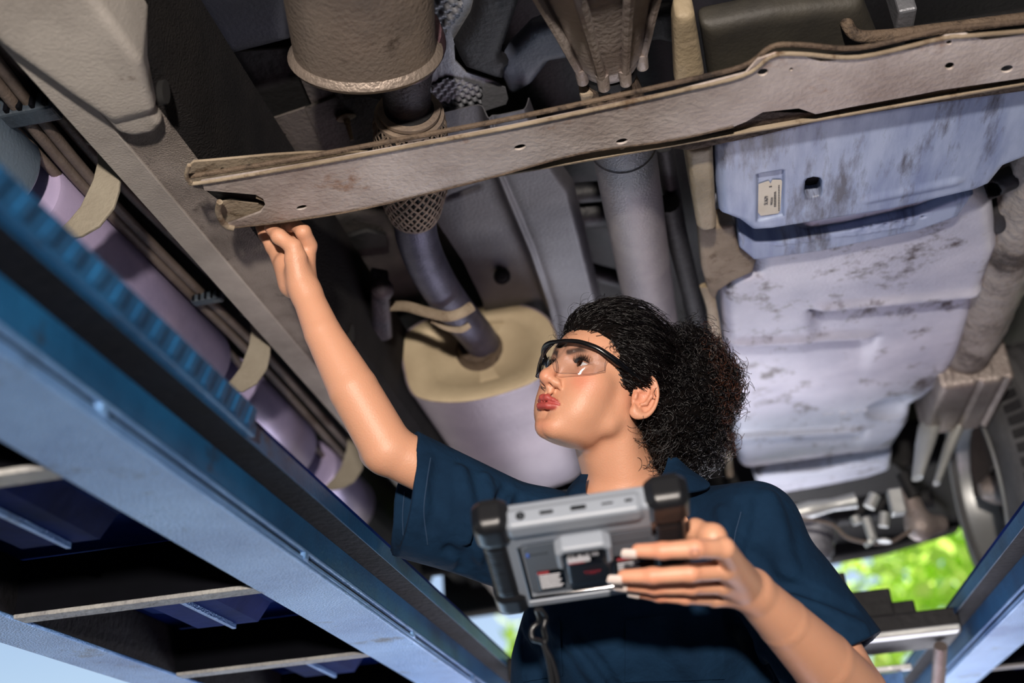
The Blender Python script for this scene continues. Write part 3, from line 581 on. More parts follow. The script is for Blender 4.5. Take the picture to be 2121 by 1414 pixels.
# strap
st_px = [(1532, 515), (1562, 540), (1700, 522), (1900, 480), (1985, 450), (2018, 404), (2004, 406), (1900, 446), (1750, 480), (1620, 500), (1562, 500), (1530, 482)]
sp = [Uxy(*q, 1.848) for q in st_px]
dots = [at(x, y, z=1.848) for x, y in [(1612, 498), (1640, 494), (1668, 491), (1700, 487), (1735, 480), (1760, 478), (1790, 474), (1808, 470), (1835, 466), (1858, 462), (1880, 456), (1912, 450)]]
def fstrap(p):
    d = extr(p, sp, 1.848, 1.90, .006)
    for q in dots: d = smax(d, -sph(p, q, .0042), .002)
    for i in range(0, 11): d = smin(d, rc(p, dots[i]+np.array([-.002, .012, .001]), dots[i]+np.array([.010, .016, .001]), .003), .003)
    return d
strap = T('tank_strap', sdfm('ts', fstrap, (.10, 1.35, 1.83), (.66, 1.95, 1.92), .0035), M['tank'], 'embossed steel strap around the tank', parent=tank)
# skid plate
sk_px = [(1484, 308), (1500, 285), (1700, 240), (2200, 160), (2220, 290), (2121, 334), (2085, 348), (2055, 385), (2020, 400), (1850, 440), (1600, 480), (1558, 483), (1530, 462), (1492, 448), (1486, 400)]
skp = [Uxy(*q, 1.826) for q in sk_px]
hc, rcn = at(1684, 384, z=1.832), [Uxy(1567, 355, 1.832), Uxy(1622, 345, 1.832), Uxy(1621, 441, 1.832), Uxy(1567, 454, 1.832)]
hpoly = [Uxy(x, y, 1.832) for x, y in [(1667, 370), (1672, 364), (1684, 361), (1697, 363), (1701, 370), (1701, 392), (1696, 401), (1682, 404), (1669, 403), (1665, 396)]]
ra, rb = at(1800, 408, z=1.83), at(1975, 372, z=1.83)
def fskid(p):
    d = extr(p, skp, 1.826, 1.90, .018)
    d = smax(d, -extr(p, hpoly, 1.80, 1.88, .002), .004)
    d = np.maximum(d, -extr(p, rcn, 1.80, 1.8315, .0015))
    d = smin(d, rc(p, (ra[0], ra[1], 1.834), (rb[0], rb[1], 1.834), .010), .010)
    return d
skid = T('skid_plate', sdfm('sk', fskid, (.08, 1.12, 1.80), (.78, 1.62, 1.93), .0036), M['tank'], 'smooth blue-grey tank shield with label recess and drain hole', parent=tank)
def on(px, py, z): return at(px, py, z=z)
T('hole_shadow', hplate('hsd', [(660, 0)]and [(1660, 372), (1672, 356), (1697, 356), (1707, 372), (1707, 396), (1694, 408), (1670, 408), (1660, 396)], 1.850, .002), M['hole'], parent=tank)
lab = T('printed_label', meshd('pl', [on(x, y, 1.8302) for x, y in [(1571, 381), (1592, 374), (1596, 380), (1600, 372), (1618, 372), (1620, 376), (1616, 436), (1612, 442), (1576, 447), (1570, 440)]], [tuple(range(10))]), M['paper'], 'cream printed label', parent=tank)
v, f = [], []
def quad(a, b, c, d, z=1.8295):
    k = len(v); v.extend([on(*q, z) for q in (a, b, c, d)]); f.append((k, k+1, k+2, k+3))
for k in range(10): quad((1603+0, 398+k*3.2), (1608, 397+k*3.2), (1608, 398.4+k*3.2), (1603, 399.4+k*3.2))
for k in range(16): quad((1612, 384+k*3.4), (1615, 383.5+k*3.4), (1615, 384.9+k*3.4), (1612, 385.6+k*3.4))
quad((1593, 386), (1599, 385), (1599, 387), (1593, 388))
T('label_print', meshd('lp', v, f), M['ink'], parent=tank)
def text(name, s, origin, xdir, ydir, size, m, parent, ext=.0001):
    cu = bpy.data.curves.new(name, 'FONT'); cu.body = s; cu.size = size; cu.extrude = ext
    o = bpy.data.objects.new('tmp', cu); COL.objects.link(o); dg = bpy.context.evaluated_depsgraph_get(); dg.update()
    me = bpy.data.meshes.new_from_object(o.evaluated_get(dg)); bpy.data.objects.remove(o); me.materials.clear()
    X = Vector(xdir).normalized(); Y = Vector(ydir); Y = (Y-X*Y.dot(X)).normalized(); Z = X.cross(Y)
    me.transform(Matrix([[X.x, Y.x, Z.x, origin[0]], [X.y, Y.y, Z.y, origin[1]], [X.z, Y.z, Z.z, origin[2]], [0, 0, 0, 1]]))
    return part(name, me, m, parent)
a = on(1590, 424, 1.8295); b = on(1592, 398, 1.8295); cc_ = on(1580, 424, 1.8295)
text('label_text', '5L1679', a, b-a, cc_-a, .0085, M['ink'], tank)
a = on(1600, 424, 1.8295); b = on(1602, 398, 1.8295); cc_ = on(1590, 424, 1.8295)
text('label_text', 'W3CLE18', a, b-a, cc_-a, .005, M['ink'], tank)
# ---- tank carrier brackets
T('carrier_bracket', sdfm('cb', lambda p: extr(p, [Uxy(*q, 1.83) for q in [(1422, 312), (1478, 305), (1486, 484), (1460, 486), (1444, 474), (1432, 400)]], 1.83, 1.95, .01), (.03, 1.17, 1.81), (.16, 1.55, 1.97), .0035), M['bracket'], 'yellowed tank carrier bracket below the crossmember')
T('carrier_bracket', wing('y', [(1396, 60), (1402, 36), (1440, 34), (1462, 165), (1400, 185)], 1.90, M['bracket'], .04, .01).data.copy(), M['bracket'], 'yellowed bracket above the crossmember')
bpy.data.objects.remove([o for o in truck.children if o.name.startswith('y')and len(o.name) < 6][0])
T('carrier_plate', sdfm('cp', lambda p: extr(p, [Uxy(*q, 1.86) for q in [(1446, 470), (1520, 470), (1530, 512), (1568, 540), (1560, 566), (1520, 584), (1490, 604), (1476, 640), (1454, 560)]], 1.86, 1.90, .008), (.04, 1.4, 1.84), (.26, 2.0, 1.92), .004), M['lip'], 'brown curved carrier plate')
T('carrier_strip', tubem('csp', smoothpath([on(1462, 590, 1.87), on(1475, 640, 1.862), on(1484, 720, 1.865), on(1496, 800, 1.86), on(1503, 900, 1.862), on(1512, 985, 1.865)]), [.012, .010, .014, .010, .009, .009], 10, squash=(.5, 1)), M['bracket'], 'narrow yellowed strip along the tank')
for px, py in ((1421, 350), (1458, 565)):
    c = at(px, py, z=1.86); T('rivet', lathem('rv', (c[0], c[1], 1.868), (c[0], c[1], 0), [(0, .007), (.012, .0065), (.014, .003)], 16), M['white_metal'])
# second grey tank end and pipes above the crossmember at top right
wing('tank_upper_shell', [(1452, 60), (1600, 30), (1790, 10), (1830, 110), (1600, 145), (1470, 175)], 1.97, M['olive_shell'], .05, .02, 'upper tank shell seen above the crossmember')
c = at(1645, 92, z=1.965); T('filler_cap', lathem('fc', tuple(c), (c[0], c[1], 0), [(0, .018), (.004, .017), (.006, .012), (.008, .004)], 24), M['bracket'])
T('breather_pipe', tubem('bp', smoothpath([on(1722, -20, 2.0), on(1745, 30, 1.98), on(1772, 72, 1.955), on(1830, 74, 1.95), on(1900, 66, 1.95), on(2140, 36, 1.95)]), .009, 14), M['brown'])
T('stay_post', boxm('sp', tuple(on(1862, 25, 1.96)-np.array([.0, .0, .0])), tuple(on(1862, 25, 1.96)+np.array([.026, .045, .08])), .004), M['shield_galv'])
T('cross_tube', tubem('ct', [on(1880, 80, 1.99), on(2180, 30, 1.99)], .018, 14), M['black'])
# hose clamp region right of the strap
T('hose_mount', sdfm('hm', lambda p: np.maximum(smin(rc(p, at(2045, 390, z=1.90), at(2100, 365, z=1.90), .020), sph(p, at(2070, 420, z=1.93), .055), .02), -sph(p, at(2060, 390, z=1.89), .012)), (.45, 1.3, 1.84), (.75, 1.8, 2.02), .006), M['rubber'])
# ---- running step with hooks on the left
for i, (pa, pb, m) in enumerate((((0, 100), (148, 395), 'step'), ((225, 430), (505, 785), 'step2'), ((575, 835), (680, 958), 'step2'), ((712, 1000), (760, 1080), 'step2'))):
    ya = at(*pa, z=1.85)[1]; yb = at(*pb, z=1.85)[1]; L = yb-ya
    if i == 0: ya -= .9; L += .9
    T('side_step', lathem('ss', (-.935, ya, 1.90), (-.935, ya+1, 1.90), [(-.004, .05), (-.003, .072), (0, .080), (.008, .085), (L-.008, .085), (L, .080), (L+.003, .07), (L+.004, .05)], 56), M[m], 'side step tube segment, '+('blue grey' if m == 'step' else 'mauve with soft sheen'))
hk = [(168, 258), (180, 296), (203, 303), (206, 335), (196, 375), (170, 430), (145, 460), (108, 494), (135, 496), (170, 488), (205, 468), (235, 430), (246, 395), (250, 345), (222, 300), (200, 262)]
Yh = at(215, 400, z=1.845)[1]
hp = [(at(*q, y=Yh)[0], at(*q, y=Yh)[2]) for q in hk]
hmesh = platem('hook', hp, [], .006, .0015, Matrix([[1, 0, 0, 0], [0, 0, -1, 0], [0, 1, 0, 0], [0, 0, 0, 1]]))
targets = [Yh]
for tx, ty in ((540, 740), (722, 950)):
    # slide along Y so that the hook's belly lands on the photographed one
    best = min(np.linspace(Yh, 4, 400), key=lambda yy: abs(proj((at(215, 400, y=Yh)[0], yy, at(215, 400, y=Yh)[2]))[1]-ty)); targets.append(best)
for yy in targets:
    o = T('step_hook', hmesh, M['hook'], 'curved beige dusty hook carrying the side step'); o.location = Vector(o.location)+Vector((0, yy, 0))
    o2 = T('hook_web', boxm('hw', (hp[0][0]-.01, yy, hp[0][1]), (hp[0][0]+.03, yy+.05, hp[0][1]+.15), .004), M['hook'])
# body mount cups
for px, s in (((400, 520), 1.0),):
    poly = [Uxy(*q, 1.86) for q in [(342, 500), (352, 470), (380, 452), (420, 470), (480, 560), (470, 596), (420, 568), (365, 520)]]
    T('body_mount', sdfm('bm', lambda p: np.maximum(extr(p, poly, 1.865, 1.99, .02), -extr(p, [Uxy(*q, 1.86) for q in [(352, 506), (366, 500), (440, 560), (462, 590), (420, 574), (368, 528)]], 1.84, 1.91, .006)), (-.85, 1.1, 1.84), (-.58, 1.55, 2.01), .005), M['hook'], 'dusty body mount cup beside the left rail')
# brake lines and clips
for k, (pa, pb, pc, pd, r, z) in enumerate((((-60, 60), (190, 372), (400, 590), (560, 745), .0085, 1.93), ((-80, 80), (160, 372), (385, 600), (545, 760), .0085, 1.925), ((-60, 20), (215, 345), (430, 560), (600, 740), .0085, 1.95), ((-90, 130), (120, 365), (390, 640), (520, 780), .008, 1.93))):
    T('brake_line', tubem('bl', smoothpath([on(*pa, z), on(*pb, z), on(*pc, z), on(*pd, z), on(pd[0]+180, pd[1]+200, z)]), r, 12), M['line'], 'dusty fluid line along the left side')
def clip(px, py, z, s):
    c = at(px, py, z=z); cl = T('line_clip', boxm('lc', (c[0]-.05*s, c[1]-.016*s, z-.018*s), (c[0]+.045*s, c[1]+.016*s, z+.012*s), .004), mat('dark_blue_plastic', '38424c', '2b333b', 9, .5, 0, .2, 100), 'ribbed plastic clip on the fluid lines')
    for k in range(5): T('clip_rib', boxm('cr', (c[0]-.042*s+k*.019*s, c[1]-.024*s, z-.016*s), (c[0]-.036*s+k*.019*s, c[1]-.016*s, z+.010*s), .001), M['navy_black'], parent=cl)
clip(60, 225, 1.93, 1.0); clip(432, 615, 1.92, .62)
# ---- wheel standing on the right runway
wx, wy, wz, wr = .735, 2.95, .9+H+.012+.366, .366
WS = .95
prof = [(0, .235), (.004, .262), (.012, .30), (.012, .335), (.030, .365), (.055, .378)]+[(.06+i*.019, .385 if i % 2 == 0 else .377) for i in range(9)]+[(.225, .378), (.245, .355), (.252, .30), (.24, .235)]
prof = [(t, r*WS) for t, r in prof]
whl = T('wheel', lathem('wh', (wx, wy, wz), (wx+1, wy, wz), prof+[(prof[0][0]+.0, .235)], 72, cap=False), M['tyre'], 'road wheel with black tyre on the right runway')
v, f = [], []
for k in range(64):
    for row, (x0, x1, dd) in enumerate(((.028, .062, 0), (.216, .246, .5))):
        a0 = 2*math.pi*(k+dd)/64; a1 = a0+.06
        q = len(v)
        for xx, rr2 in ((x0, .362), (x1, .383)):
            for aa in (a0, a1):
                for dr in (0, .007): v.append((wx+xx, wy+(rr2+dr)*WS*math.cos(aa), wz+(rr2+dr)*WS*math.sin(aa)))
        f += [(q, q+1, q+3, q+2), (q+4, q+6, q+7, q+5), (q, q+4, q+5, q+1), (q+2, q+3, q+7, q+6), (q+1, q+5, q+7, q+3)]
T('tread_block', meshd('tb', v, f), M['rubber'], parent=whl, kind='stuff')
T('rim', lathem('rm', (wx, wy, wz), (wx+1, wy, wz), [(.0, .236), (-.004, .246), (.002, .250), (.010, .236), (.016, .222), (.05, .210), (.12, .200), (.17, .205), (.20, .228)], 72, cap=False), M['rim'], 'silver rim barrel', parent=whl)
for k in range(5):
    an = 2*math.pi*k/5+.3; c = Vector((wx+.15, wy, wz)); d = Vector((0, math.cos(an), math.sin(an)))
    T('spoke', tubem('sk', [c+d*.05, c+d*.13+Vector((.01, 0, 0)), c+d*.208], [.035, .028, .034], 12, squash=(1, 1)), M['rim'], parent=whl)
T('wheel_dish', lathem('wd', (wx+.09, wy, wz), (wx+1, wy, wz), [(.02, .140), (0, .128), (.004, .10), (.02, .06), (.02, .03)], 60, cap=False), M['rim'], parent=whl)
T('brake_disc', lathem('bd', (wx+.10, wy, wz), (wx+1, wy, wz), [(0, .05), (0, .206), (.02, .206), (.02, .05)], 48), M['brake'], 'rusty brake disc', parent=whl)
T('hub', lathem('hb', (wx+.01, wy, wz), (wx+1, wy, wz), [(0, .02), (.03, .04), (.08, .05), (.18, .05)], 32), M['alu'], parent=whl)
T('backing_plate', sdfm('bp', lambda p: np.maximum(np.abs(p[:, 0]-(wx+.04))-.006, np.maximum(np.sqrt((p[:, 1]-wy)**2+(p[:, 2]-wz)**2)-.175, -(p[:, 2]-wz-.03))), (wx, wy-.2, wz-.05), (wx+.1, wy+.2, wz+.2), .008), M['brake'], parent=whl)
# right-hand wheel's far twin on the left, hidden mostly
o = T('axle_tube', tubem('at', smoothpath([(-.75, wy, wz), (-.3, wy, wz-.01), (.0, wy, wz), (.3, wy, wz-.01), (.62, wy, wz)]), [.04, .04, .09, .035, .030], 24), M['black'], 'dark axle tube spanning to the wheel')
# ---- front suspension and small parts near the axle
def blob(name, pts, r, m, label=None): return T(name, tubem(name, smoothpath([at(x, y, y=yy) for x, y, yy in pts]), r, 14), m, label)
blob('steering_rod', [(1630, 1066, 2.75), (1700, 1050, 2.75), (1772, 1036, 2.75)], [.018, .022, .016, .020], M['white_metal'], 'pale steering rod end')
blob('steering_rod', [(1580, 1080, 2.75), (1650, 1062, 2.75)], [.010, .026], M['alu'])
blob('brake_hose', [(1600, 1100, 2.7), (1650, 1076, 2.7), (1720, 1085, 2.7), (1760, 1115, 2.7), (1835, 1124, 2.7), (1885, 1100, 2.7)], .005, M['line'], 'thin curved brake hose')
for a, b, r in (((1770, 1070), (1776, 1085), .012), ((1793, 1072), (1808, 1118), .011), ((1832, 1062), (1830, 1090), .012), ((1800, 1120), (1805, 1126), .016), ((1832, 1118), (1832, 1122), .016), ((1812, 1025), (1800, 1050), .014)):
    blob('link_rod', [(a[0], a[1], 2.66), (b[0], b[1], 2.66)], r, M['white_metal'])
T('actuator_box', boxm('ab', tuple(at(1850, 1062, y=2.66)), tuple(at(1850, 1062, y=2.66)+np.array([.032, .04, .06])), .004), M['white_metal'])
T('knuckle', sdfm('kn', lambda p: smin(rc(p, at(1880, 1020, y=2.72), at(1905, 1090, y=2.72), .022, .030), rc(p, at(1905, 1090, y=2.72), at(1945, 1085, y=2.75), .03, .022), .02), (.40, 2.60, 1.55), (.80, 2.90, 1.95), .007), M['alu'], 'cast steering knuckle beside the wheel')
T('control_arm', tubem('ca', [at(1870, 980, y=2.7), at(1895, 1030, y=2.7)], .018, 12), M['black'])
# ribbed sump
fo = [at(x, y, y=2.9) for x, y in [(1650, 1095), (1735, 1085), (1752, 1130), (1745, 1160), (1700, 1180), (1640, 1160), (1600, 1120)]]
sm = T('finned_housing', sdfm('fh', lambda p: smin(rc(p, at(1690, 1100, y=2.95), at(1690, 1135, y=2.95), .055, .045), rc(p, at(1650, 1095, y=2.95), at(1660, 1130, y=2.95), .05, .04), .03)+.0018*np.sin(p[:, 0]*520), (.02, 2.8, 1.45), (.45, 3.1, 1.85), .006), M['shield_galv'], 'pale finned housing behind her shoulder')
T('undertray', hplate('ut', [(1560, 1010), (1700, 1010), (1850, 960), (1960, 1060), (1960, 1112), (1830, 1150), (1700, 1172), (1500, 1190), (1200, 1240), (1100, 1100)], 1.93, .02), M['black'])
T('front_skid', hplate('fs', [(900, 1060), (1220, 1010), (1220, 1200), (1060, 1240), (985, 1238), (965, 1180)], 1.93, .02), M['black'])
T('undertray', boxm('utb', (-.9, 3.3, 1.95), (.95, 4.0, 2.1), .02), M['black'])
# ================================================================ OUTSIDE
def tree(x, y, h, r, c1, c2, label, seed):
    R = np.random.default_rng(seed); root = empty('leafy_tree', (x, y, 0), label, 'tree', 'trees outside the garage')
    part('trunk', tubem('tk', smoothpath([(x, y, 0), (x+.1, y, h*.4), (x, y+.1, h*.75)]), [.22, .16, .08], 12), M['bark'], root)
    n = 5200; c = R.normal(size=(60, 3)); c = c/np.linalg.norm(c, axis=1)[:, None]*R.uniform(.3, 1, (60, 1))*np.array([r, r, h*.36])+np.array([x, y, h*.62])
    pts = c[R.integers(0, 60, n)]+R.normal(size=(n, 3))*r*.16; v = np.zeros((n, 4, 3))
    a = R.normal(size=(n, 3)); a /= np.linalg.norm(a, axis=1)[:, None]; b = np.cross(a, R.normal(size=(n, 3))); b /= np.linalg.norm(b, axis=1)[:, None]; s = R.uniform(.08, .18, (n, 1))
    v[:, 0] = pts-a*s; v[:, 1] = pts+b*s*.5; v[:, 2] = pts+a*s; v[:, 3] = pts-b*s*.5
    m = mat('leaves', c1, c2, 1.2, .5); nt_ = m.node_tree; tr = nt_.nodes.new('ShaderNodeBsdfTranslucent'); mxx = nt_.nodes.new('ShaderNodeMixShader'); pb = nt_.nodes['Principled BSDF']; nt_.links.new(pb.inputs['Base Color'].links[0].from_socket, tr.inputs[0]); nt_.links.new(pb.outputs[0], mxx.inputs[1]); nt_.links.new(tr.outputs[0], mxx.inputs[2]); nt_.links.new(mxx.outputs[0], nt_.nodes['Material Output'].inputs[0])
    part('foliage', meshd('fo', v.reshape(-1, 3), [(4*i, 4*i+1, 4*i+2, 4*i+3) for i in range(n)]), m, root, kind='stuff')
tree(3.6, 12.4, 6.5, 2.6, 'eeff8c', 'b0dc58', 'bright green sunlit tree outside beyond the right wheel', 1)
tree(10.6, 14.5, 7.0, 2.6, '8cbf3c', '4c8524', 'taller green tree outside at far right', 2)
tree(-1.2, 15.2, 5.0, 1.7, 'b7d65c', '6fa331', 'yellow-green tree outside behind her shoulder', 3)
# ================================================================ THE MECHANIC
HB = np.array([[-.5848, -.7894, .1883], [.7175, -.6113, -.3345], [.3791, -.0608, .9233]], np.float32)  # rows: forward, left, up of the head
HO = np.array([-.1076, 1.5154, 1.5492], np.float32)
def hl(f, l, u): return HO+np.array([f, l, u], np.float32)@HB      # head-local -> world
def tohead(p): return (p-HO)@HB.T
PZ = at(1330, 1414, d=1.6)
person = empty('person', (0.0, 1.62, 0), 'woman in a navy short-sleeved coverall with curly dark hair, reaching up to the crossmember', 'person')
PP = lambda name, me, m, label=None, parent=None, kind=None: part(name, me, m, parent or person, label, kind)
neckB = at(1318, 1075, d=1.66); shR = at(1140, 1100, d=1.60); shL = at(1560, 1085, d=1.56)
elR = at(803, 930, d=1.56); wrR = at(634, 606, d=1.625)
elL = at(1772, 1440, d=1.43); wrL = at(1556, 1222, d=1.27)
# tablet frame (needed by the hand that holds it)
tTL = at(1000, 1098, d=1.13); tTR = at(1402, 1040, d=1.12); tBL = at(1083, 1262, d=1.26)
tw = tTR-tTL; TWD = np.linalg.norm(tw); tw = tw/TWD; th = tBL-tTL; th = th-tw*(th@tw); THT = np.linalg.norm(th); th = th/THT; tn = np.cross(tw, th)
if tn@(CAM-tTL) < 0: tn = -tn
print('tablet', TWD, THT, 'n', tn)
def T3(a, b, c): return tTL+tw*a*TWD+th*b*THT+tn*c          # a across, b down the back, c outwards from the back
def attab(px, py, off):
    r = at(px, py, d=1.)-CAM; t = ((tTL+tn*off-CAM)@tn)/(r@tn); return CAM+r*t
def fhead(p):
    q = tohead(p); f, l, u = q[:, 0], q[:, 1], q[:, 2]; s = np.stack([f, np.abs(l), u], 1)
    d = ell(s, (-.014, 0, .048), (.093, .074, .079))
    d = smin(d, ell(s, (.034, 0, .002), (.054, .058, .078)), .02)
    d = smin(d, ell(s, (.040, 0, .050), (.040, .052, .038)), .018)             # forehead
    d = smin(d, rc(s, (.004, .050, -.012), (.010, .045, -.044), .013, .012), .022)   # ramus
    d = smin(d, rc(s, (.010, .045, -.046), (.070, .010, -.076), .012, .014), .024)   # jaw line
    d = smin(d, ell(s, (.076, 0, -.076), (.013, .018, .012)), .012)            # chin
    d = smin(d, ell(s, (.056, .018, -.050), (.027, .030, .028)), .020)         # mouth block
    d = smin(d, ell(s, (.050, .034, -.024), (.027, .025, .032)), .022)         # cheek
    d = smin(d, ell(s, (.050, .042, .000), (.016, .016, .014)), .022)          # cheek bone
    d = smin(d, rc(s, (.081, .010, .036), (.062, .046, .036), .007, .006), .012)  # brow
    d = smax(d, -ell(s, (.088, .031, .019), (.014, .017, .013)), .011)         # eye socket
    eye = sph(s, (.0655, .0315, .0195), .0143)
    # almond opening between the lids
    pu = s[:, 2]-.0195; pl = s[:, 1]-.0315; op = np.abs(pu-.0012-.10*pl)-(.0056-.0056*(pl/.0150)**2); op = np.maximum(op, .062-s[:, 0])
    lid = smax(eye, -op*.8, .0012)
    d = smin(d, lid, .0035)
    d = smax(d, -np.maximum(sph(s, (.0655, .0315, .0195), .0131), op-.0010), .0008)
    d = smin(d, np.maximum(sph(s, (.0655, .0315, .0195), .0128), .0), .0006)
    d = smin(d, rc(s, (.0655+.0105, .021, .0285), (.0655+.0085, .045, .0275), .0030, .0022), .005)  # upper lid fold
    # nose
    d = smin(d, rc(s, (.0825, 0, .028), (.1025, 0, -.006), .0060, .0080), .010)
    d = smin(d, sph(s, (.1055, 0, -.0120), .0098), .008)
    d = smin(d, ell(s, (.0945, .0112, -.0165), (.0100, .0066, .0072)), .005)
    d = smin(d, rc(s, (.1015, 0, -.0195), (.0905, 0, -.0260), .0040, .0050), .004)
    d = smax(d, -rc(s, (.1005, .0062, -.0245), (.0945, .0075, -.0170), .0032, .0028), .0022)
    d = smin(d, rc(s, (.0935, .0178, -.0185), (.0885, .0172, -.0225), .0030, .0025), .004)
    # philtrum and lips
    d = smin(d, rc(s, (.0925, .0035, -.027), (.0945, .0040, -.0365), .0014), .008)
    up = rchain(s, [(.0965, 0, -.0420), (.0968, .0055, -.0405), (.0915, .0145, -.0430), (.0835, .0235, -.0468)], [.0040, .0044, .0034, .0010], .003)
    lo = rchain(s, [(.0950, 0, -.0528), (.0935, .0080, -.0525), (.0885, .0160, -.0500), (.0835, .0235, -.0470)], [.0054, .0054, .0038, .0012], .003)
    lip = smin(up, lo, .0016)
    d = smin(d, lip, .0050)
    line = rchain(s, [(.1010, 0, -.0468), (.0985, .0080, -.0463), (.0925, .0160, -.0466), (.0855, .0236, -.0470)], [.0014]*4, .001)
    d = smax(d, -line, .0012)
    d = smax(d, -ell(s, (.1010, 0, -.0640), (.012, .022, .0036)), .010)
    # ear
    ea = s-np.array([-.010, .0755, .004], np.float32)
    bx = -ea[:, 0]*.86+ea[:, 1]*.50-.005; by = ea[:, 2]*.985-ea[:, 0]*.10; bz = ea[:, 1]*.86+ea[:, 0]*.50-.002   # back, up, out
    e = np.stack([bx, by, bz], 1)
    rad = np.sqrt((bx/.0180)**2+(by/.0285)**2)+1e-6
    helix = np.sqrt(((rad-1)*.0205)**2+(bz-.0045)**2)-.0032; helix = np.maximum(helix, -(bx+.012)-.0)
    disc = np.maximum(np.abs(bz-.0005)-.0016, (rad-1)*.0165)
    de = smin(disc, helix, .003)
    de = smin(de, rchain(e, [(.0075, .018, .003), (.0085, .004, .0055), (.004, -.009, .0055), (-.002, -.0135, .0055)], [.0020, .0026, .0028, .0026], .003), .003)
    de = smin(de, rc(e, (-.011, .006, .0035), (-.002, .0035, .0035), .0022, .0015), .003)
    de = smin(de, ell(e, (-.006, -.0265, .002), (.0095, .0090, .0042)), .005)
    de = smin(de, ell(e, (-.0125, -.0040, .0030), (.0035, .0060, .0035)), .003)
    de = smax(de, -ell(e, (-.0035, -.0030, .0050), (.0052, .0075, .0036)), .003)
    d = smin(d, de, .004)
    d = smin(d, ell(s, (.030, 0, -.070), (.038, .034, .017)), .022)
    # neck
    nb = tohead(neckB[None].astype(np.float32))[0]
    nk = rc(q, (-.022, 0, -.030), nb, .047, .056)
    nk = smin(nk, rc(s, (-.012, .050, -.030), (nb[0]+.035, .022, nb[2]+.0), .011, .011), .03)
    d = smin(d, nk, .016)
    return d
cl0 = at(1225, 1085, d=1.585)
def fchest(p):
    d = rc(p, shR, neckB+(shR-neckB)*.25, .046, .052)
    d = smin(d, rc(p, shL, neckB+(shL-neckB)*.25, .046, .052), .02)
    b1 = at(1310, 1220, d=1.66); b2 = at(1300, 1480, d=1.68)
    d = smin(d, rc(p, neckB+np.array([0, .0, -.03]), b1, .062, .088), .05)
    d = smin(d, rc(p, b1, b2, .088, .085), .03)
    for c in (cl0,): d = smin(d, rc(p, at(1180, 1110, d=1.57), at(1400, 1100, d=1.56), .018), .03)
    return d
def farmR(p):
    d = rc(p, shR, elR, .035, .0355)
    d = smin(d, rchain(p, [elR, at(732, 806, d=1.575), at(669, 690, d=1.60), wrR], [.0375, .0355, .0268, .0220], .002), .006)
    d = smin(d, sph(p, at(768, 944, d=1.575), .013), .016)
    return smax(d, -rc(p, at(848, 905, d=1.50), at(880, 930, d=1.50), .004), .03)
PL = lambda px, py, d: at(px, py, d=d)
hR = dict(pa=PL(612, 560, 1.655), pb=PL(596, 520, 1.69))
def fhandR(p):
    d = rc(p, wrR, PL(618, 568, 1.64), .0215, .021)
    # palm slab: little-finger side at image left, further away
    for a, b, ra, rb in ((PL(628, 590, 1.635), PL(636, 512, 1.66), .0175, .0135), (PL(612, 590, 1.645), PL(606, 505, 1.69), .0165, .0130), (PL(600, 588, 1.655), PL(580, 505, 1.70), .0150, .0120), (PL(608, 585, 1.655), PL(566, 512, 1.70), .0145, .0110)):
        d = smin(d, rc(p, a, b, ra, rb), .012)
    d = smin(d, rc(p, PL(606, 590, 1.645), PL(592, 545, 1.665), .0185, .0165), .008)
    # thenar mound and thumb crossing in front of the palm
    d = smin(d, rc(p, PL(622, 585, 1.622), PL(612, 538, 1.622), .0175, .0165), .010)
    th_ = rchain(p, [PL(614, 530, 1.622), PL(608, 512, 1.620), PL(578, 490, 1.625), PL(560, 472, 1.645)], [.0140, .0118, .0108, .0088], .006)
    d = smin(d, th_, .006)
    # fingers: three reach up behind the beam edge, the index is curled
    d = smin(d, rchain(p, [PL(640, 508, 1.655), PL(628, 480, 1.640), PL(612, 466, 1.655), PL(602, 470, 1.675)], [.0125, .0112, .0092, .0080], .004), .005)
    d = smin(d, rchain(p, [PL(604, 505, 1.69), PL(596, 474, 1.70), PL(588, 455, 1.725)], [.0118, .0105, .0088], .004), .005)
    d = smin(d, rchain(p, [PL(582, 508, 1.70), PL(566, 478, 1.70), PL(558, 458, 1.725)], [.0112, .0100, .0085], .004), .005)
    d = smin(d, rchain(p, [PL(566, 514, 1.70), PL(548, 486, 1.70), PL(538, 466, 1.72)], [.0102, .0090, .0078], .004), .005)
    d = smax(d, -rc(p, PL(583, 520, 1.59), PL(604, 598, 1.585), .012), .008)
    return d
def farmL(p):
    mid = elL+(wrL-elL)*.35
    d = rc(p, shL, elL, .047, .040)
    return smin(d, rchain(p, [elL, mid, elL+(wrL-elL)*.72, wrL], [.041, .0400, .031, .0240], .002), .006)
FL = {  # fingers of the left hand lying on the back of the tablet: pixel joints, offset from the back, radii
 'index': [(1498, 1136, .010), (1440, 1136, .020), (1372, 1140, .016), (1322, 1140, .010)],
 'middle': [(1500, 1180, .008), (1430, 1186, .020), (1352, 1192, .017), (1292, 1193, .010)],
 'ring': [(1496, 1212, .004), (1432, 1214, .014), (1356, 1216, .011), (1300, 1211, .005)],
 'little': [(1480, 1238, .000), (1420, 1236, .010), (1365, 1233, .008), (1325, 1227, .003)]}
FR = {'index': (.0108, .0098, .0086, .0072), 'middle': (.0108, .0098, .0088, .0072), 'ring': (.0102, .0092, .0080, .0068), 'little': (.0094, .0082, .0070, .0058)}
def ftab(px, py, off, base=.011): return attab(px, py, base+off)
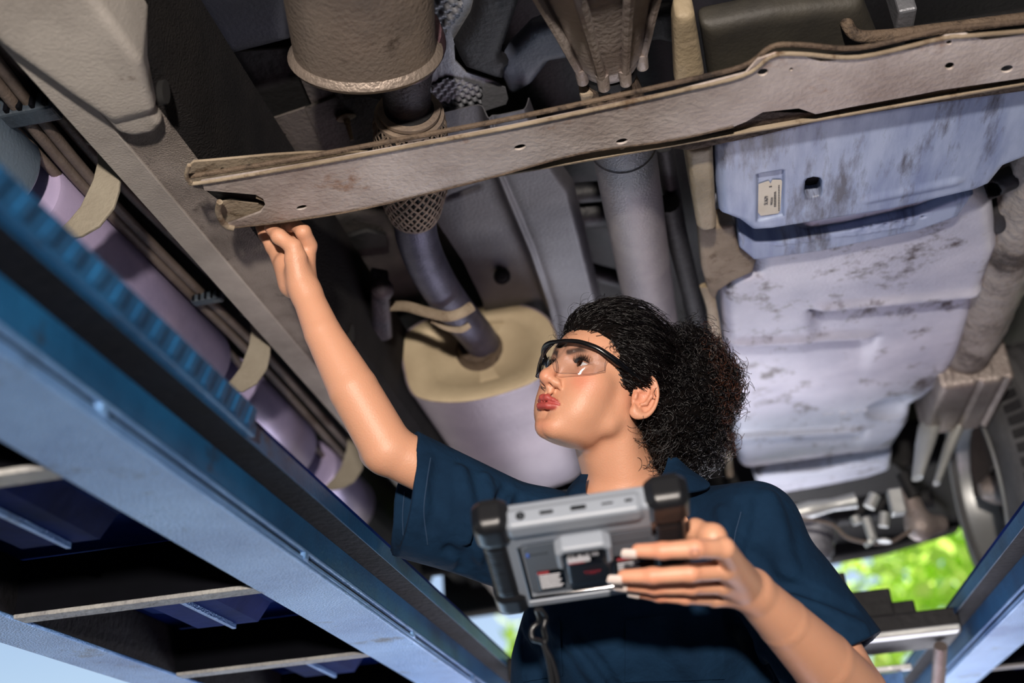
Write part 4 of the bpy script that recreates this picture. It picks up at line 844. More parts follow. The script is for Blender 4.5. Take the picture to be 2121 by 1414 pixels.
def fhandL(p):
    d = rc(p, wrL, ftab(1520, 1205, -.012), .0235, .022)
    for nm, j in FL.items():
        P = [ftab(*q) for q in j]; d = smin(d, rc(p, wrL+(P[0]-wrL)*.25, P[0], .016, FR[nm][0]+.0015), .010)
    d0 = d
    for nm, j in FL.items():
        P = [ftab(*q) for q in j]; d0 = smin(d0, rchain(p, P, FR[nm], .004), .0035)
    d = d0
    # thumb goes round to the screen side
    d = smin(d, rchain(p, [ftab(1520, 1180, -.018), ftab(1476, 1112, -.022), ftab(1440, 1098, -.040), ftab(1405, 1110, -.050)], [.017, .0135, .0115, .0092], .008), .012)
    return d
def grp(p, c, r, fn, out=None):
    dd = np.sqrt(((p-np.array(c, np.float32))**2).sum(1))-r; o = dd+.03; m = dd < .03
    if m.any(): o[m] = np.minimum(fn(p[m]), 1e3)
    return o
def fbody(p):
    p = p.astype(np.float32)
    a = grp(p, hl(0, 0, -.02), .22, fhead)
    b = grp(p, at(1310, 1220, d=1.62), .34, fchest)
    k = smin(a, b, .025)
    cR = (shR+wrR)/2; c = grp(p, cR, .36, farmR); k = smin(k, c, .02)
    e = grp(p, PL(600, 540, 1.66), .13, fhandR); k = smin(k, e, .010)
    cL = (shL+wrL)/2+np.array([.06, 0, -.04]); g = grp(p, cL, .34, farmL); k = smin(k, g, .02)
    h = grp(p, ftab(1420, 1190, 0), .16, fhandL); k = smin(k, h, .010)
    return k
pts_all = np.array([T3(1.1, 0, .04), elR, wrR, shR, shL, elL, wrL, HO, at(560, 455, d=1.73), at(1300, 1480, d=1.68)])
lo_ = pts_all.min(0)-.14; hi_ = pts_all.max(0)+.16; hi_[2] = 1.87
import time as _t; _t0 = _t.time()
body_me = sdfm('body', fbody, lo_, hi_, .0022, refine=2)
print('body verts', len(body_me.vertices), _t.time()-_t0)
def vcoords(me): a = np.zeros(len(me.vertices)*3, np.float32); me.vertices.foreach_get('co', a); return a.reshape(-1, 3)
# skin tones: lips, blush, knuckles (colours the skin itself has)
BV = vcoords(body_me); Q = tohead(BV); S = np.stack([Q[:, 0], np.abs(Q[:, 1]), Q[:, 2]], 1)
base = np.array(hexc('d29b7c')[:3]); colr = np.tile(base, (len(BV), 1))
def mixin(mask, hexv, amt=1.): global colr; c = np.array(hexc(hexv)[:3]); m = np.clip(mask, 0, 1)[:, None]*amt; colr = colr*(1-m)+c*m
mixin(np.exp(-(((S-np.array([.062, .042, -.008]))/np.array([.03, .016, .016]))**2).sum(1)), 'd0644e', .55)
mixin(np.exp(-(((S-np.array([.106, 0, -.012]))/np.array([.012, .012, .010]))**2).sum(1)), 'd4785c', .5)
mixin(np.exp(-(((S-np.array([.085, 0, -.078]))/np.array([.014, .02, .010]))**2).sum(1)), 'd4785c', .4)
upd = rchain(S, [(.0965, 0, -.0420), (.0968, .0055, -.0405), (.0915, .0145, -.0430), (.0835, .0235, -.0468)], [.0045, .0049, .0038, .0013], .003)
lod = rchain(S, [(.0950, 0, -.0528), (.0935, .0080, -.0525), (.0885, .0160, -.0500), (.0835, .0235, -.0470)], [.0058, .0057, .0040, .0014], .003)
mixin(1/(1+np.exp((np.minimum(upd, lod)-.0009)*2600)), 'a83a3c', .92)
brow = rchain(S, [(.088, .012, .0335), (.082, .028, .0395), (.066, .046, .0365)], [.0030, .0028, .0012], .002)
mixin(1/(1+np.exp((brow-.0012)*1500)), '180d09', .92)
eyeo = np.abs(sph(S, (.0655, .0315, .0195), .0140)); mixin(np.exp(-(eyeo/.003)**2)*(S[:, 2] > .0190), '5a3428', .45)
er = sph(S, (-.012, .078, .006), 0); mixin(np.exp(-(er/.024)**2), 'd07a60', .45)
for nm, j in FL.items():
    for qx, amt in ((j[2], .45), (j[1], .3), (j[3], .3)):
        mixin(np.exp(-(sph(BV, ftab(*qx), 0)/.013)**2), 'cf6a50', amt)
# small ring tattoo at the base of the index finger
tt = ftab(1443, 1150, .032); rt_ = np.abs(sph(BV, tt, 0)-.0048)
dtat = np.linalg.norm(BV-attab(1440, 1148, .042), axis=1); mixin(np.exp(-((dtat-.0055)/.0016)**2), '6a4a48', .6)
att = body_me.color_attributes.new('Col', 'FLOAT_COLOR', 'POINT'); att.data.foreach_set('color', np.hstack([colr, np.ones((len(colr), 1))]).astype(np.float32).ravel())
ms = mat('skin', 'd49c78', None, rough=.46, bump=.12, bscale=420, spec=.5); nt = ms.node_tree; bs = nt.nodes['Principled BSDF']
ca = nt.nodes.new('ShaderNodeVertexColor'); ca.layer_name = 'Col'; nt.links.new(ca.outputs[0], bs.inputs['Base Color'])
bs.inputs['Subsurface Weight'].default_value = .12; bs.inputs['Subsurface Radius'].default_value = (.012, .004, .002); bs.inputs['Subsurface Scale'].default_value = .6
body = PP('body', body_me, ms, 'tan skin, head tilted back, right arm raised')
# eyes
me_w = mat('eye_white', 'd8d2cc', None, rough=.12); me_i = mat('brown_iris', '2a150c', None, rough=.1); 
for sg, nm in ((1, 'eye'), (-1, 'eye')):
    c = hl(.0655, .0315*sg, .0195); gz = np.array(hl(.9, -.16, .12))-HO; gz /= np.linalg.norm(gz); ax1 = c+gz
    e = PP('eye', lathem('eye', c-gz*.0124, ax1, [(.0124-.0124*math.cos(a), max(.0001, .0124*math.sin(a))) for a in np.linspace(0.02, math.pi-.02, 24)], 28), me_w, parent=body)
    PP('iris', lathem('iris', c+gz*.0113, ax1, [(0, .0066), (.0009, .0064), (.0016, .0046), (.0020, .0001)], 24), me_i, parent=e)
# lashes
v, f = [], []
for sg in (1, -1):
    for k in range(34):
        t = k/33; pl = (-.0125+.025*t); pu = -.0012+.10*pl+(.0056-.0056*(pl/.0150)**2)
        x = math.sqrt(max(1e-6, .0143**2-pl**2-pu**2)); a = np.array([.0655+x, sg*(.0315+pl), .0195+pu])
        o = np.array([.0060, sg*(pl*.35+(t-.5)*.004), .0060])*(1+.25*math.sin(k*2.3)); pts = [hl(*a), hl(*(a+o*.5+np.array([.001, 0, -.0006]))), hl(*(a+o*1.0+np.array([.0, 0, .0016])))]
        tubem('x', pts, [.00045, .00035, .0001], 4, False, None, (v, f))
PP('eyelashes', meshd('el', v, f), mat('black_lash', '080606', None, rough=.6), parent=body, kind='stuff')
# fingernails on the left hand
mn = mat('pearly_nail_polish', 'd8c8c0', None, rough=.12, coat=.6)
for nm, j in FL.items():
    P = [ftab(*q) for q in j]; r = FR[nm][3]*1.12; tip = P[3]; dr = P[3]-P[2]; dr /= np.linalg.norm(dr); nn = (tn*1.0+(CAM-tip)/np.linalg.norm(CAM-tip)*.7); nn -= dr*(nn@dr); nn /= np.linalg.norm(nn); sd = np.cross(dr, nn)
    c = tip+nn*r*.42+dr*r*.55; 
    def nail(u, v_, c=c, dr=dr, nn=nn, sd=sd, r=r):
        a = (u-.5)*2.1; w = 1 if v_ < .75 else math.sqrt(max(0.02, 1-((v_-.75)/.25)**2)); w = w*(.9 if v_ < .1 else 1)
        return tuple(c+dr*(-.5+2.0*v_)*r+sd*math.sin(a*w)*r*.80+nn*(math.cos(a*w)*r*.80-r*.12-.0012*v_*v_))
    PP('fingernail', sheetm('fn', nail, 10, 12, .0006), mn, parent=body)
# ---------------------------------------------------------------- coverall
armL_dir = (elL-shL)/np.linalg.norm(elL-shL)
hipc = at(1362, 1600, d=1.66); Tax = neckB-hipc; TL_ = np.linalg.norm(Tax); Tax = (Tax/TL_).astype(np.float32)
lat = shL-shR; lat = lat-Tax*(lat@Tax); lat = (lat/np.linalg.norm(lat)).astype(np.float32); dep = np.cross(lat, Tax)
if dep@(CAM-neckB) < 0: dep = -dep
print('torso', TL_, lat, dep)
cuffR0 = at(1085, 1118, d=1.60); cuffR1 = at(855, 1032, d=1.575)   # right sleeve axis
cuffL0 = at(1553, 1118, d=1.56); cuffL1 = at(1728, 1372, d=1.475)
CP1 = at(860, 922, d=1.56); CPN = np.cross(at(853, 1050, d=1.49)-CP1, at(803, 1108, d=1.655)-CP1); CPN = CPN/np.linalg.norm(CPN)
if CPN@(cuffR1-cuffR0) < 0: CPN = -CPN
CPN = CPN.astype(np.float32)
def fold(p, a, b, r, amp, d):    # soft ridge or crease along a segment
    return d-amp*np.exp(-(rc(p, a, b, 0)/r)**2)
FLD = [  # (px,py,d)->(px,py,d), width, amplitude
 ((1075, 1030, 1.54), (1010, 1190, 1.53), .010, -.0085), ((1110, 1040, 1.54), (1075, 1180, 1.52), .008, -.006), ((1045, 1010, 1.54), (950, 1180, 1.54), .009, -.007),
 ((960, 975, 1.54), (975, 1120, 1.53), .011, .006), ((930, 1140, 1.54), (1010, 1200, 1.53), .010, -.008), ((1000, 990, 1.54), (1040, 1200, 1.53), .011, .006),
 ((915, 960, 1.53), (890, 1090, 1.53), .012, -.004), ((1150, 1060, 1.53), (1110, 1190, 1.50), .012, .005),
 ((1040, 1240, 1.56), (1110, 1400, 1.52), .014, -.005), ((1150, 1300, 1.50), (1250, 1414, 1.50), .012, .006), ((1200, 1330, 1.50), (1290, 1440, 1.50), .010, -.005),
 ((1540, 1040, 1.50), (1530, 1160, 1.49), .012, -.006), ((1590, 1030, 1.50), (1640, 1180, 1.47), .016, .006), ((1500, 1060, 1.50), (1500, 1130, 1.49), .012, .004),
 ((1600, 1200, 1.46), (1760, 1260, 1.44), .010, -.006), ((1640, 1240, 1.46), (1790, 1300, 1.44), .010, .006), ((1570, 1150, 1.46), (1620, 1260, 1.45), .014, -.005),
 ((1380, 1300, 1.50), (1460, 1420, 1.50), .014, .005), ((1500, 1260, 1.48), (1620, 1420, 1.48), .012, -.006), ((1560, 1280, 1.48), (1600, 1400, 1.48), .012, .005)]
FLDW = []
def fcov(p, cut=True):
    p = p.astype(np.float32)
    q = p-neckB.astype(np.float32); u = q@Tax+TL_; x = q@lat; y = q@dep
    un = u/TL_
    A = np.interp(un, [0, .25, .5, .72, .9, 1.0], [.232, .222, .205, .172, .125, .075]); B = np.interp(un, [0, .25, .5, .72, .9, 1.0], [.125, .105, .108, .118, .090, .06])
    rr = np.sqrt((x/A)**2+((y-.008)/B)**2)+1e-6; tor = (rr-1)*np.minimum(A, B)*.85
    tor = smax(tor, un*TL_-TL_-.004, .03); tor = np.maximum(tor, -u-.02)
    d = tor
    d = smin(d, rc(p, neckB+(shL-neckB)*.30-Tax*.012, shL-Tax*.004, .060, .062), .035); d = smin(d, rc(p, neckB+(shR-neckB)*.30-Tax*.012, shR-Tax*.004, .058, .060), .03)
    for sgn in (-1, 1): d = smin(d, ell((np.stack([x-sgn*.066, y-.088, u-TL_*.60], 1)), (0, 0, 0), (.062, .045, .060)), .04)
    # sleeves: flared open tubes
    sr = rc(p, cuffR0, cuffR1, .074, .084); ar = (cuffR1-cuffR0); Lr = np.linalg.norm(ar); ar = ar/Lr; hr = (p-cuffR0)@ar
    sr = np.maximum(sr, (p-CP1)@CPN)
    sl = rc(p, cuffL0, cuffL1, .068, .076); al = (cuffL1-cuffL0); Ll = np.linalg.norm(al); al = al/Ll
    sl = np.maximum(sl, (p-cuffL1)@al)
    sr = np.minimum(sr, np.maximum(rc(p, shR, elR, .044, .0420), (p-CP1)@CPN))
    d = smin(d, sr, .03); d = smin(d, sl, .03)
    for pl_, w, am in FLDW:
        m = np.abs(d) < .03
        if m.any():
            pm = p[m]; dd = rchain(pm, pl_, [0]*len(pl_), .0001) if len(pl_) > 1 else None
            d[m] = d[m]-am*np.exp(-(dd/w)**2)
    d = d+.0016*np.sin(p[:, 0]*38+p[:, 2]*22+3*np.sin(p[:, 2]*17))*np.sin(p[:, 2]*31+p[:, 1]*40)
    if cut:
        ir = np.maximum(rc(p, cuffR0+ar*(Lr*.35), cuffR1+ar*.05, .050, .0815), -(p-cuffR0)@ar+Lr*.35); d = smax(d, -ir, .002)
        il = np.maximum(rc(p, cuffL0+al*(Ll*.4), cuffL1+al*.05, .045, .0732), -(p-cuffL0)@al+Ll*.4); d = smax(d, -il, .002)
        # neck opening with a V
        nv = rc(p, neckB-Tax*.03, neckB+(HO-neckB)*.55, .063, .060)
        nv = smin(nv, rchain(p, [at(1290, 1020, d=1.56), at(1262, 1075, d=1.53), at(1240, 1150, d=1.49)], [.050, .026, .006], .01), .012)
        d = smax(d, -nv, .004)
    return d
_t0 = _t.time()
coarse = sdfm('c', lambda p: fcov(p, False), np.minimum(np.minimum(shR, cuffR1), hipc)-.16, np.maximum(np.maximum(shL, elL), neckB)+.14, .012, refine=1)
_bv = BVHTree.FromPolygons([v.co.copy() for v in coarse.vertices], [tuple(q.vertices) for q in coarse.polygons])
def csurf(px, py):
    r = at(px, py, d=1.)-CAM; h = _bv.ray_cast(Vector(CAM), Vector(r).normalized()); return None if h[0] is None else np.array(h[0])
for a, b, w, am in FLD:
    pl_ = [csurf(a[0]+(b[0]-a[0])*t+6*math.sin(t*5+a[0]), a[1]+(b[1]-a[1])*t) for t in np.linspace(0, 1, 5)]; pl_ = [q.astype(np.float32) for q in pl_ if q is not None]
    if len(pl_) > 2: FLDW.append((pl_, w*.75, am*2.6))
print('folds', len(FLDW))
clo = np.minimum(np.minimum(shR, cuffR1), hipc)-.16; chi = np.maximum(np.maximum(shL, elL), neckB)+.14
cov_me = sdfm('coverall', fcov, clo, chi, .0038, refine=2)
print('coverall verts', len(cov_me.vertices), _t.time()-_t0)
mc = mat('navy_cotton_twill', '102b44', '0b2238', 9, .9, 0, .55, 26, spec=.15)
cov = PP('coverall', cov_me, mc, 'navy blue short-sleeved cotton coverall')
# legs of the coverall and boots below the frame, standing on the floor
def flegs(p):
    hL = hipc+lat*.085; hR_ = hipc-lat*.085; d = ell((p-hipc)@np.stack([lat, dep, Tax], 1), (0, 0, -.03), (.172, .125, .14))
    for h, s in ((hL, 1), (hR_, -1)):
        k = np.array([h[0]+s*.02, h[1]-.005, .50]); a = np.array([h[0]+s*.03, h[1]+.02, .10])
        g = rchain(p, [h, k, a], [.095, .070, .065], .03); d = smin(d, g, .03)
    return np.maximum(d+.002*np.sin(p[:, 2]*60+p[:, 0]*30), .085-p[:, 2])
PP('trouser_legs', sdfm('tl', flegs, (hipc[0]-.32, hipc[1]-.25, .02), (hipc[0]+.32, hipc[1]+.28, hipc[2]+.16), .010), mc, parent=cov)
for s in (1, -1):
    hx, hy = hipc[0]+s*.030+lat[0]*.085*s, hipc[1]+.02
    PP('work_boot', sdfm('wb', lambda p: np.maximum(smin(rc(p, (hx, hy, .05), (hx, hy, .14), .048, .052), rc(p, (hx, hy, .042), (hx+s*.02, hy-.15, .036), .044, .040), .02), .001-p[:, 2]), (hx-.12, hy-.24, -.02), (hx+.12, hy+.1, .22), .007), M['rubber'], 'black work boot')
# ---------------------------------------------------------------- draping helper: cloth pieces lying on the body/coverall
def bvh(me): return BVHTree.FromPolygons([v.co.copy() for v in me.vertices], [tuple(p.vertices) for p in me.polygons])
bv_c = bvh(cov_me); bv_b = bvh(body_me)
def hitd(px, py, trees=(bv_c, bv_b)):
    r = at(px, py, d=1.)-CAM; L = np.linalg.norm(r); best = None
    for t in trees:
        h = t.ray_cast(Vector(CAM), Vector(r/L))
        if h[0] is not None and (best is None or h[3]/L < best): best = h[3]/L
    return best
def drape_line(px, off, r, name, m, parent, k=6, trees=(bv_c,)):
    P = smoothpath([(x, y, 0) for x, y in px], k); out = []
    last = None
    for x, y, _ in P:
        d = hitd(x, y, trees)
        if d is None or (last is not None and abs(d-last) > .03): d = last
        if d is None: continue
        last = d; out.append(at(x, y, d=d-off))
    if len(out) > 3: return part(name, tubem(name, out, r, 5), m, parent)
mst = mat('pale_blue_stitching', '1c3550', None, rough=.8)
for pl in ([(892, 948), (884, 1000), (878, 1060), (886, 1128)], [(838, 1018), (834, 1062), (835, 1108)], [(1165, 1298), (1165, 1400)], [(1292, 1290), (1290, 1420)], [(1500, 1290), (1498, 1420)], [(1535, 1060), (1520, 1130), (1530, 1230)], [(1240, 1290), (1242, 1420)]):
    drape_line(pl, .0012, .0009, 'seam_line', mst, cov)
# chest pocket panels: thin raised cloth following the chest
def pocket(c4, name='chest_pocket'):
    nu, nv = 16, 14; dd = np.zeros((nv, nu))
    for j in range(nv):
        for i in range(nu):
            u, w = i/(nu-1), j/(nv-1); px = (1-u)*(1-w)*np.array(c4[0])+u*(1-w)*np.array(c4[1])+u*w*np.array(c4[2])+(1-u)*w*np.array(c4[3])
            dd[j, i] = hitd(*px, (bv_c,)) or np.nan
    med = np.nanmedian(dd); dd = np.where(np.isnan(dd) | (abs(dd-med) > .06), med, dd)
    def fn(u, w):
        px = (1-u)*(1-w)*np.array(c4[0])+u*(1-w)*np.array(c4[1])+u*w*np.array(c4[2])+(1-u)*w*np.array(c4[3])
        return tuple(at(px[0], px[1], d=dd[int(round(w*(nv-1))), int(round(u*(nu-1)))]-.0022))
    PP(name, sheetm(name, fn, nu, nv, .0015), mc, parent=cov)
pocket([(1086, 1290), (1160, 1282), (1166, 1398), (1085, 1412)]); pocket([(1296, 1284), (1495, 1262), (1500, 1405), (1294, 1412)])
# collar flaps
def flap(rows, name='collar_flap'):
    R_ = [smoothpath([at(x, y, d=d) for x, y, d in r], 5) for r in rows]; n = min(len(r) for r in R_); R_ = [r[:n] for r in R_]
    A = np.array(R_)
    def fn(u, w):
        s = w*(len(A)-1); i = min(int(s), len(A)-2); t = s-i; k = u*(n-1); j = min(int(k), n-2); g = k-j
        a = A[i][j]*(1-g)+A[i][j+1]*g; b = A[i+1][j]*(1-g)+A[i+1][j+1]*g; return tuple(a*(1-t)+b*t)
    PP(name, sheetm(name, fn, 30, 16, .0028), mc, 'turned-down collar flap', parent=cov)
flap([[(1384, 990, 1.60), (1372, 1012, 1.57), (1345, 1030, 1.55), (1300, 1045, 1.53)],
      [(1388, 952, 1.60), (1376, 985, 1.575), (1350, 1010, 1.55), (1303, 1032, 1.53)],
      [(1400, 950, 1.605), (1405, 985, 1.56), (1375, 1008, 1.545), (1310, 1030, 1.525)],
      [(1424, 972, 1.60), (1470, 1008, 1.56), (1415, 1022, 1.535), (1368, 1014, 1.53)]])
flap([[(1218, 985, 1.60), (1212, 1010, 1.575), (1216, 1035, 1.555), (1240, 1052, 1.53)],
      [(1205, 985, 1.60), (1200, 1012, 1.57), (1205, 1038, 1.55), (1232, 1056, 1.53)],
      [(1190, 1000, 1.60), (1182, 1025, 1.565), (1182, 1048, 1.545), (1205, 1062, 1.53)],
      [(1180, 1012, 1.60), (1170, 1038, 1.565), (1168, 1058, 1.55), (1178, 1066, 1.54)]])
# ---------------------------------------------------------------- hair
pony = [at(1440, 800, d=1.70), at(1432, 900, d=1.70), at(1420, 740, d=1.72), at(1392, 850, d=1.655), at(1395, 930, d=1.66)]
def fhair(p, grow=0.):
    q = tohead(p); s = np.stack([q[:, 0], np.abs(q[:, 1]), q[:, 2]], 1)
    cap = ell(s, (-.018, 0, .050), (.101+grow, .083+grow, .090+grow))
    cap = smin(cap, ell(s, (.028, .0, .080), (.052+grow, .052+grow, .042+grow)), .02)
    # hairline: forehead, temple, over the ear, nape
    hx, hu = s[:, 0], s[:, 2]
    edge = np.interp(hu, [-.09, -.05, -.02, -.008, .006, .02, .036, .052, .066, .080, .10, .2], [-.065, -.050, -.040, -.030, .012, .032, .038, .046, .056, .070, .090, .15])
    side = np.interp(s[:, 1], [0, .03, .055, .075], [.018, .010, .0, -.003]); eg = hx-edge-side*(hu > .05)+.0025*np.sin(hu*420+s[:, 1]*300); cap = cap+.0065*np.exp(np.minimum(eg, 0)/.012); cap = smax(cap, eg, .003)
    b = np.minimum.reduce([sph(p, pony[0], .060+grow), sph(p, pony[1], .050+grow), sph(p, pony[2], .048+grow)])
    b = smin(smin(b, sph(p, pony[3], .052+grow), .03), sph(p, pony[4], .036+grow), .03)
    d = smin(cap, b, .03)
    return d+np.where(q[:, 0] > 0, .0012, .004)*np.sin(p[:, 0]*130+3*np.sin(p[:, 2]*60))*np.sin(p[:, 2]*110+2*np.sin(p[:, 1]*70))
hlo = np.minimum.reduce(pony+[HO])-.15; hhi = np.maximum.reduce(pony+[HO])+.15
hair_me = sdfm('hair', lambda p: fhair(p.astype(np.float32)), hlo, hhi, .0035)
mh = mat('dark_curly_hair', '070405', '0c0707', 60, .34, 0, 0, 400, spec=.5)
mhb = mat('brown_curl', '4a2a1c', '2a160e', 40, .36, 0, spec=.6)  # lighter brown for the outer curls, backlight put into the colour
mhd = mat('hair_mass', '060404', '0a0605', 60, .85, 0, 0, 400, spec=.1)
hair = PP('hair', hair_me, mhd, 'dark curly hair tied back')
HV = vcoords(hair_me); HN = np.zeros(len(hair_me.vertices)*3, np.float32); hair_me.vertices.foreach_get('normal', HN); HN = HN.reshape(-1, 3)
def strands(n, sel, fn, r, m, name, label=None):
    idx = np.where(sel)[0]; ids = rng.choice(idx, n); v, f = [], []
    V = []; Fc = []; b = 0
    for i in ids:
        P = fn(HV[i], HN[i]);
        if P is None: continue
        k = len(P); T_ = np.gradient(P, axis=0); T_ /= np.linalg.norm(T_, axis=1)[:, None]+1e-9
        a = np.cross(T_, np.array([.31, .52, .79])); a /= np.linalg.norm(a, axis=1)[:, None]+1e-9; c = np.cross(T_, a)
        rad = r*np.linspace(1, .45, k)[:, None]
        for an in (0, 2.094, 4.189): V.append(P+(a*math.cos(an)+c*math.sin(an))*rad)
        for s in range(3):
            s2 = (s+1) % 3
            Fc.append(np.stack([b+s*k+np.arange(k-1), b+s2*k+np.arange(k-1), b+s2*k+np.arange(1, k), b+s*k+np.arange(1, k)], 1))
        b += 3*k
    V = np.vstack(V); Fc = np.vstack(Fc); me = bpy.data.meshes.new(name); me.from_pydata(V.tolist(), [], Fc.tolist()); me.shade_smooth()
    return PP(name, me, m, label, parent=hair, kind='stuff')
HQ = tohead(HV); tie = np.array(hl(-.115, .01, .055))
def combed(p, n):
    P = [p+n*.001]; q = p.copy(); L = rng.uniform(.06, .13); ph = rng.uniform(0, 6.28); st = L/14; amp = rng.uniform(.0015, .0055)
    for k in range(14):
        d = tie-q; nn = q-(HO+np.array(hl(-.018, 0, .05)-HO)); nn /= np.linalg.norm(nn); d = d-nn*(d@nn); d /= np.linalg.norm(d)+1e-6
        q = q+d*st; side = np.cross(nn, d); P.append(q+nn*(.0015+amp*.5*(1+math.sin(ph+k*.9)))+side*amp*math.cos(ph+k*.9))
    return np.array(P)
def curl(p, n):
    L = rng.uniform(.02, .055); ph = rng.uniform(0, 6.28); R_ = rng.uniform(.005, .012); K = 24; w = rng.uniform(8, 14)
    ax_ = n*.5+rng.normal(size=3)*.55+np.array([.05, .1, -.35]); ax_ /= np.linalg.norm(ax_); a = np.cross(ax_, [.3, .8, .5]); a /= np.linalg.norm(a); c = np.cross(ax_, a); t = np.linspace(0, 1, K)[:, None]
    return p-n*.004+ax_*L*t*.6+(a*np.cos(ph+w*t)+c*np.sin(ph+w*t))*R_*(.4+.6*t)
cap_sel = (np.linalg.norm(HV-tie, axis=1) > .05) & (HQ[:, 0] > -.08)
pony_d = np.minimum.reduce([np.linalg.norm(HV-q, axis=1) for q in pony])
pony_sel = (pony_d < .075) & (HQ[:, 0] < -.02)
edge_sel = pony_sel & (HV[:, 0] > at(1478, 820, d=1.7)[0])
strands(3000, cap_sel, combed, .0006, mh, 'hair_strand')
strands(2300, pony_sel, curl, .0008, mh, 'hair_curl')
strands(520, edge_sel, curl, .0008, mhb, 'brown_curl', 'brown curls at the back with backlight painted in')
def flyaway(p, n):
    L = rng.uniform(.012, .03); a = rng.normal(size=3); a -= n*(a@n); a /= np.linalg.norm(a); t = np.linspace(0, 1, 10)[:, None]
    return p+n*L*np.sin(t*2.2)*.8+a*L*t*1.1
strands(500, HQ[:, 2] > .03, flyaway, .0003, mh, 'flyaway_hair')
strands(900, cap_sel & (HQ[:, 2] > .05) & (HQ[:, 0] < .05), lambda p, n: (curl(p, n)-p)*.6+p, .0006, mh, 'crown_curl')
nape = at(1330, 930, d=1.585)
V_ = []
vn, fn_ = [], []
for k in range(60):
    x0 = rng.uniform(1325, 1400); y0 = rng.uniform(865, 985); dd = hitd(x0, y0, (bv_b,)) or 1.6
    c = at(x0, y0, d=dd-.004); a0 = rng.uniform(0, 6.28); R_ = rng.uniform(.005, .014); pts = []
    ux = at(x0+10, y0, d=dd)-at(x0, y0, d=dd); ux /= np.linalg.norm(ux); uy = at(x0, y0+10, d=dd)-at(x0, y0, d=dd); uy /= np.linalg.norm(uy)
    for t in np.linspace(0, 1, 12): a = a0+t*4.2; pts.append(c+ux*(math.cos(a)*R_-t*.012)+uy*(math.sin(a)*R_+t*.010))
    tubem('x', pts, .0004, 3, False, None, (vn, fn_))
PP('nape_curl', meshd('nc', vn, fn_, True), mh, parent=hair, kind='stuff')
# ================================================================ SAFETY GLASSES (worn, but liftable)
sg_loc = tuple(float(q) for q in hl(.09, .02, .03))
glasses = empty('safety_glasses', sg_loc, 'clear wraparound safety glasses with a black brow bar on the woman\'s face', 'safety glasses')
mb = mat('glossy_black_plastic', '0a0a0c', None, rough=.25)
mg = bpy.data.materials.new('clear_polycarbonate'); mg.use_nodes = True; n_ = mg.node_tree.nodes; l_ = mg.node_tree.links; n_.clear()
o_ = n_.new('ShaderNodeOutputMaterial'); mxs = n_.new('ShaderNodeMixShader'); fr_ = n_.new('ShaderNodeFresnel'); fr_.inputs[0].default_value = 1.3; tr_ = n_.new('ShaderNodeBsdfTransparent'); tr_.inputs[0].default_value = (.93, .94, .96, 1); gl_ = n_.new('ShaderNodeBsdfGlossy'); gl_.inputs['Roughness'].default_value = .03
l_.new(fr_.outputs[0], mxs.inputs[0]); l_.new(tr_.outputs[0], mxs.inputs[1]); l_.new(gl_.outputs[0], mxs.inputs[2]); l_.new(mxs.outputs[0], o_.inputs[0])
arc = [(-.085, .066, .030), (-.02, .078, .026), (.030, .0765, .029), (.058, .0715, .0345), (.078, .060, .041), (.094, .040, .0445), (.102, .020, .0445), (.104, 0, .044)]
full = [hl(f, l, u) for f, l, u in arc]+[hl(f, -l, u) for f, l, u in arc[::-1][1:]]
fp = smoothpath(full, 6); n = len(fp)
def barr(i): t = abs(i/(n-1)-.5)*2; return np.interp(t, [0, .45, .62, .75, 1], [.0034, .0042, .0056, .0042, .0026])
part('brow_bar', tubem('bb', fp[14:-14], [barr(i) for i in range(14, n-14)], 12, squash=(1.0, .8)), mb, glasses, 'black brow bar')
for sgn in (1, -1):
    tp_ = smoothpath([hl(f, l*sgn, u) for f, l, u in [(.058, .0725, .0345), (.030, .0775, .029), (-.02, .079, .026), (-.060, .070, .024), (-.085, .066, .010)]], 6)
    part('temple_arm', tubem('ta', tp_, [.0046, .0036, .0030, .0026], 10, squash=(1.2, .6)), mb, glasses, 'black temple arm')
def lens(sgn):
    lp = [(.103, .006, .043), (.101, .022, .0435), (.093, .041, .0435), (.077, .061, .040), (.062, .0700, .034)]
    bt = [(.1125, .010, .012), (.1065, .021, -.006), (.094, .040, -.004), (.076, .057, .002), (.060, .0680, .014)]
    A = smoothpath([hl(f, l*sgn, u) for f, l, u in lp], 6); B_ = smoothpath([hl(f, l*sgn, u) for f, l, u in bt], 6); n = len(A)
    def fn(u, v): 
        k = u*(n-1); j = min(int(k), n-2); g = k-j; a = A[j]*(1-g)+A[j+1]*g; b = B_[j]*(1-g)+B_[j+1]*g
        return tuple(a*(1-v)+b*v+(np.array(hl(1, 0, 0))-HO)*.003*math.sin(v*3.14))
    part('lens', sheetm('ln', fn, 30, 14, .0014), mg, glasses, 'clear curved lens')
    part('lens_rim', tubem('lr', [fn(0, t) for t in np.linspace(.2, 1, 6)]+[fn(t, 1) for t in np.linspace(.05, 1, 24)]+[fn(1, t) for t in np.linspace(.95, 0, 6)], .0006, 6), mg, glasses)
lens(1); lens(-1)
for sgn in (1, -1):
    part('nose_pad', tubem('np', smoothpath([hl(f, l*sgn, u) for f, l, u in [(.108, .004, .018), (.104, .0095, .014), (.100, .0125, .004), (.099, .0135, -.004)]], 5), [.0008, .0014, .0016, .0010], 8), mg, glasses)
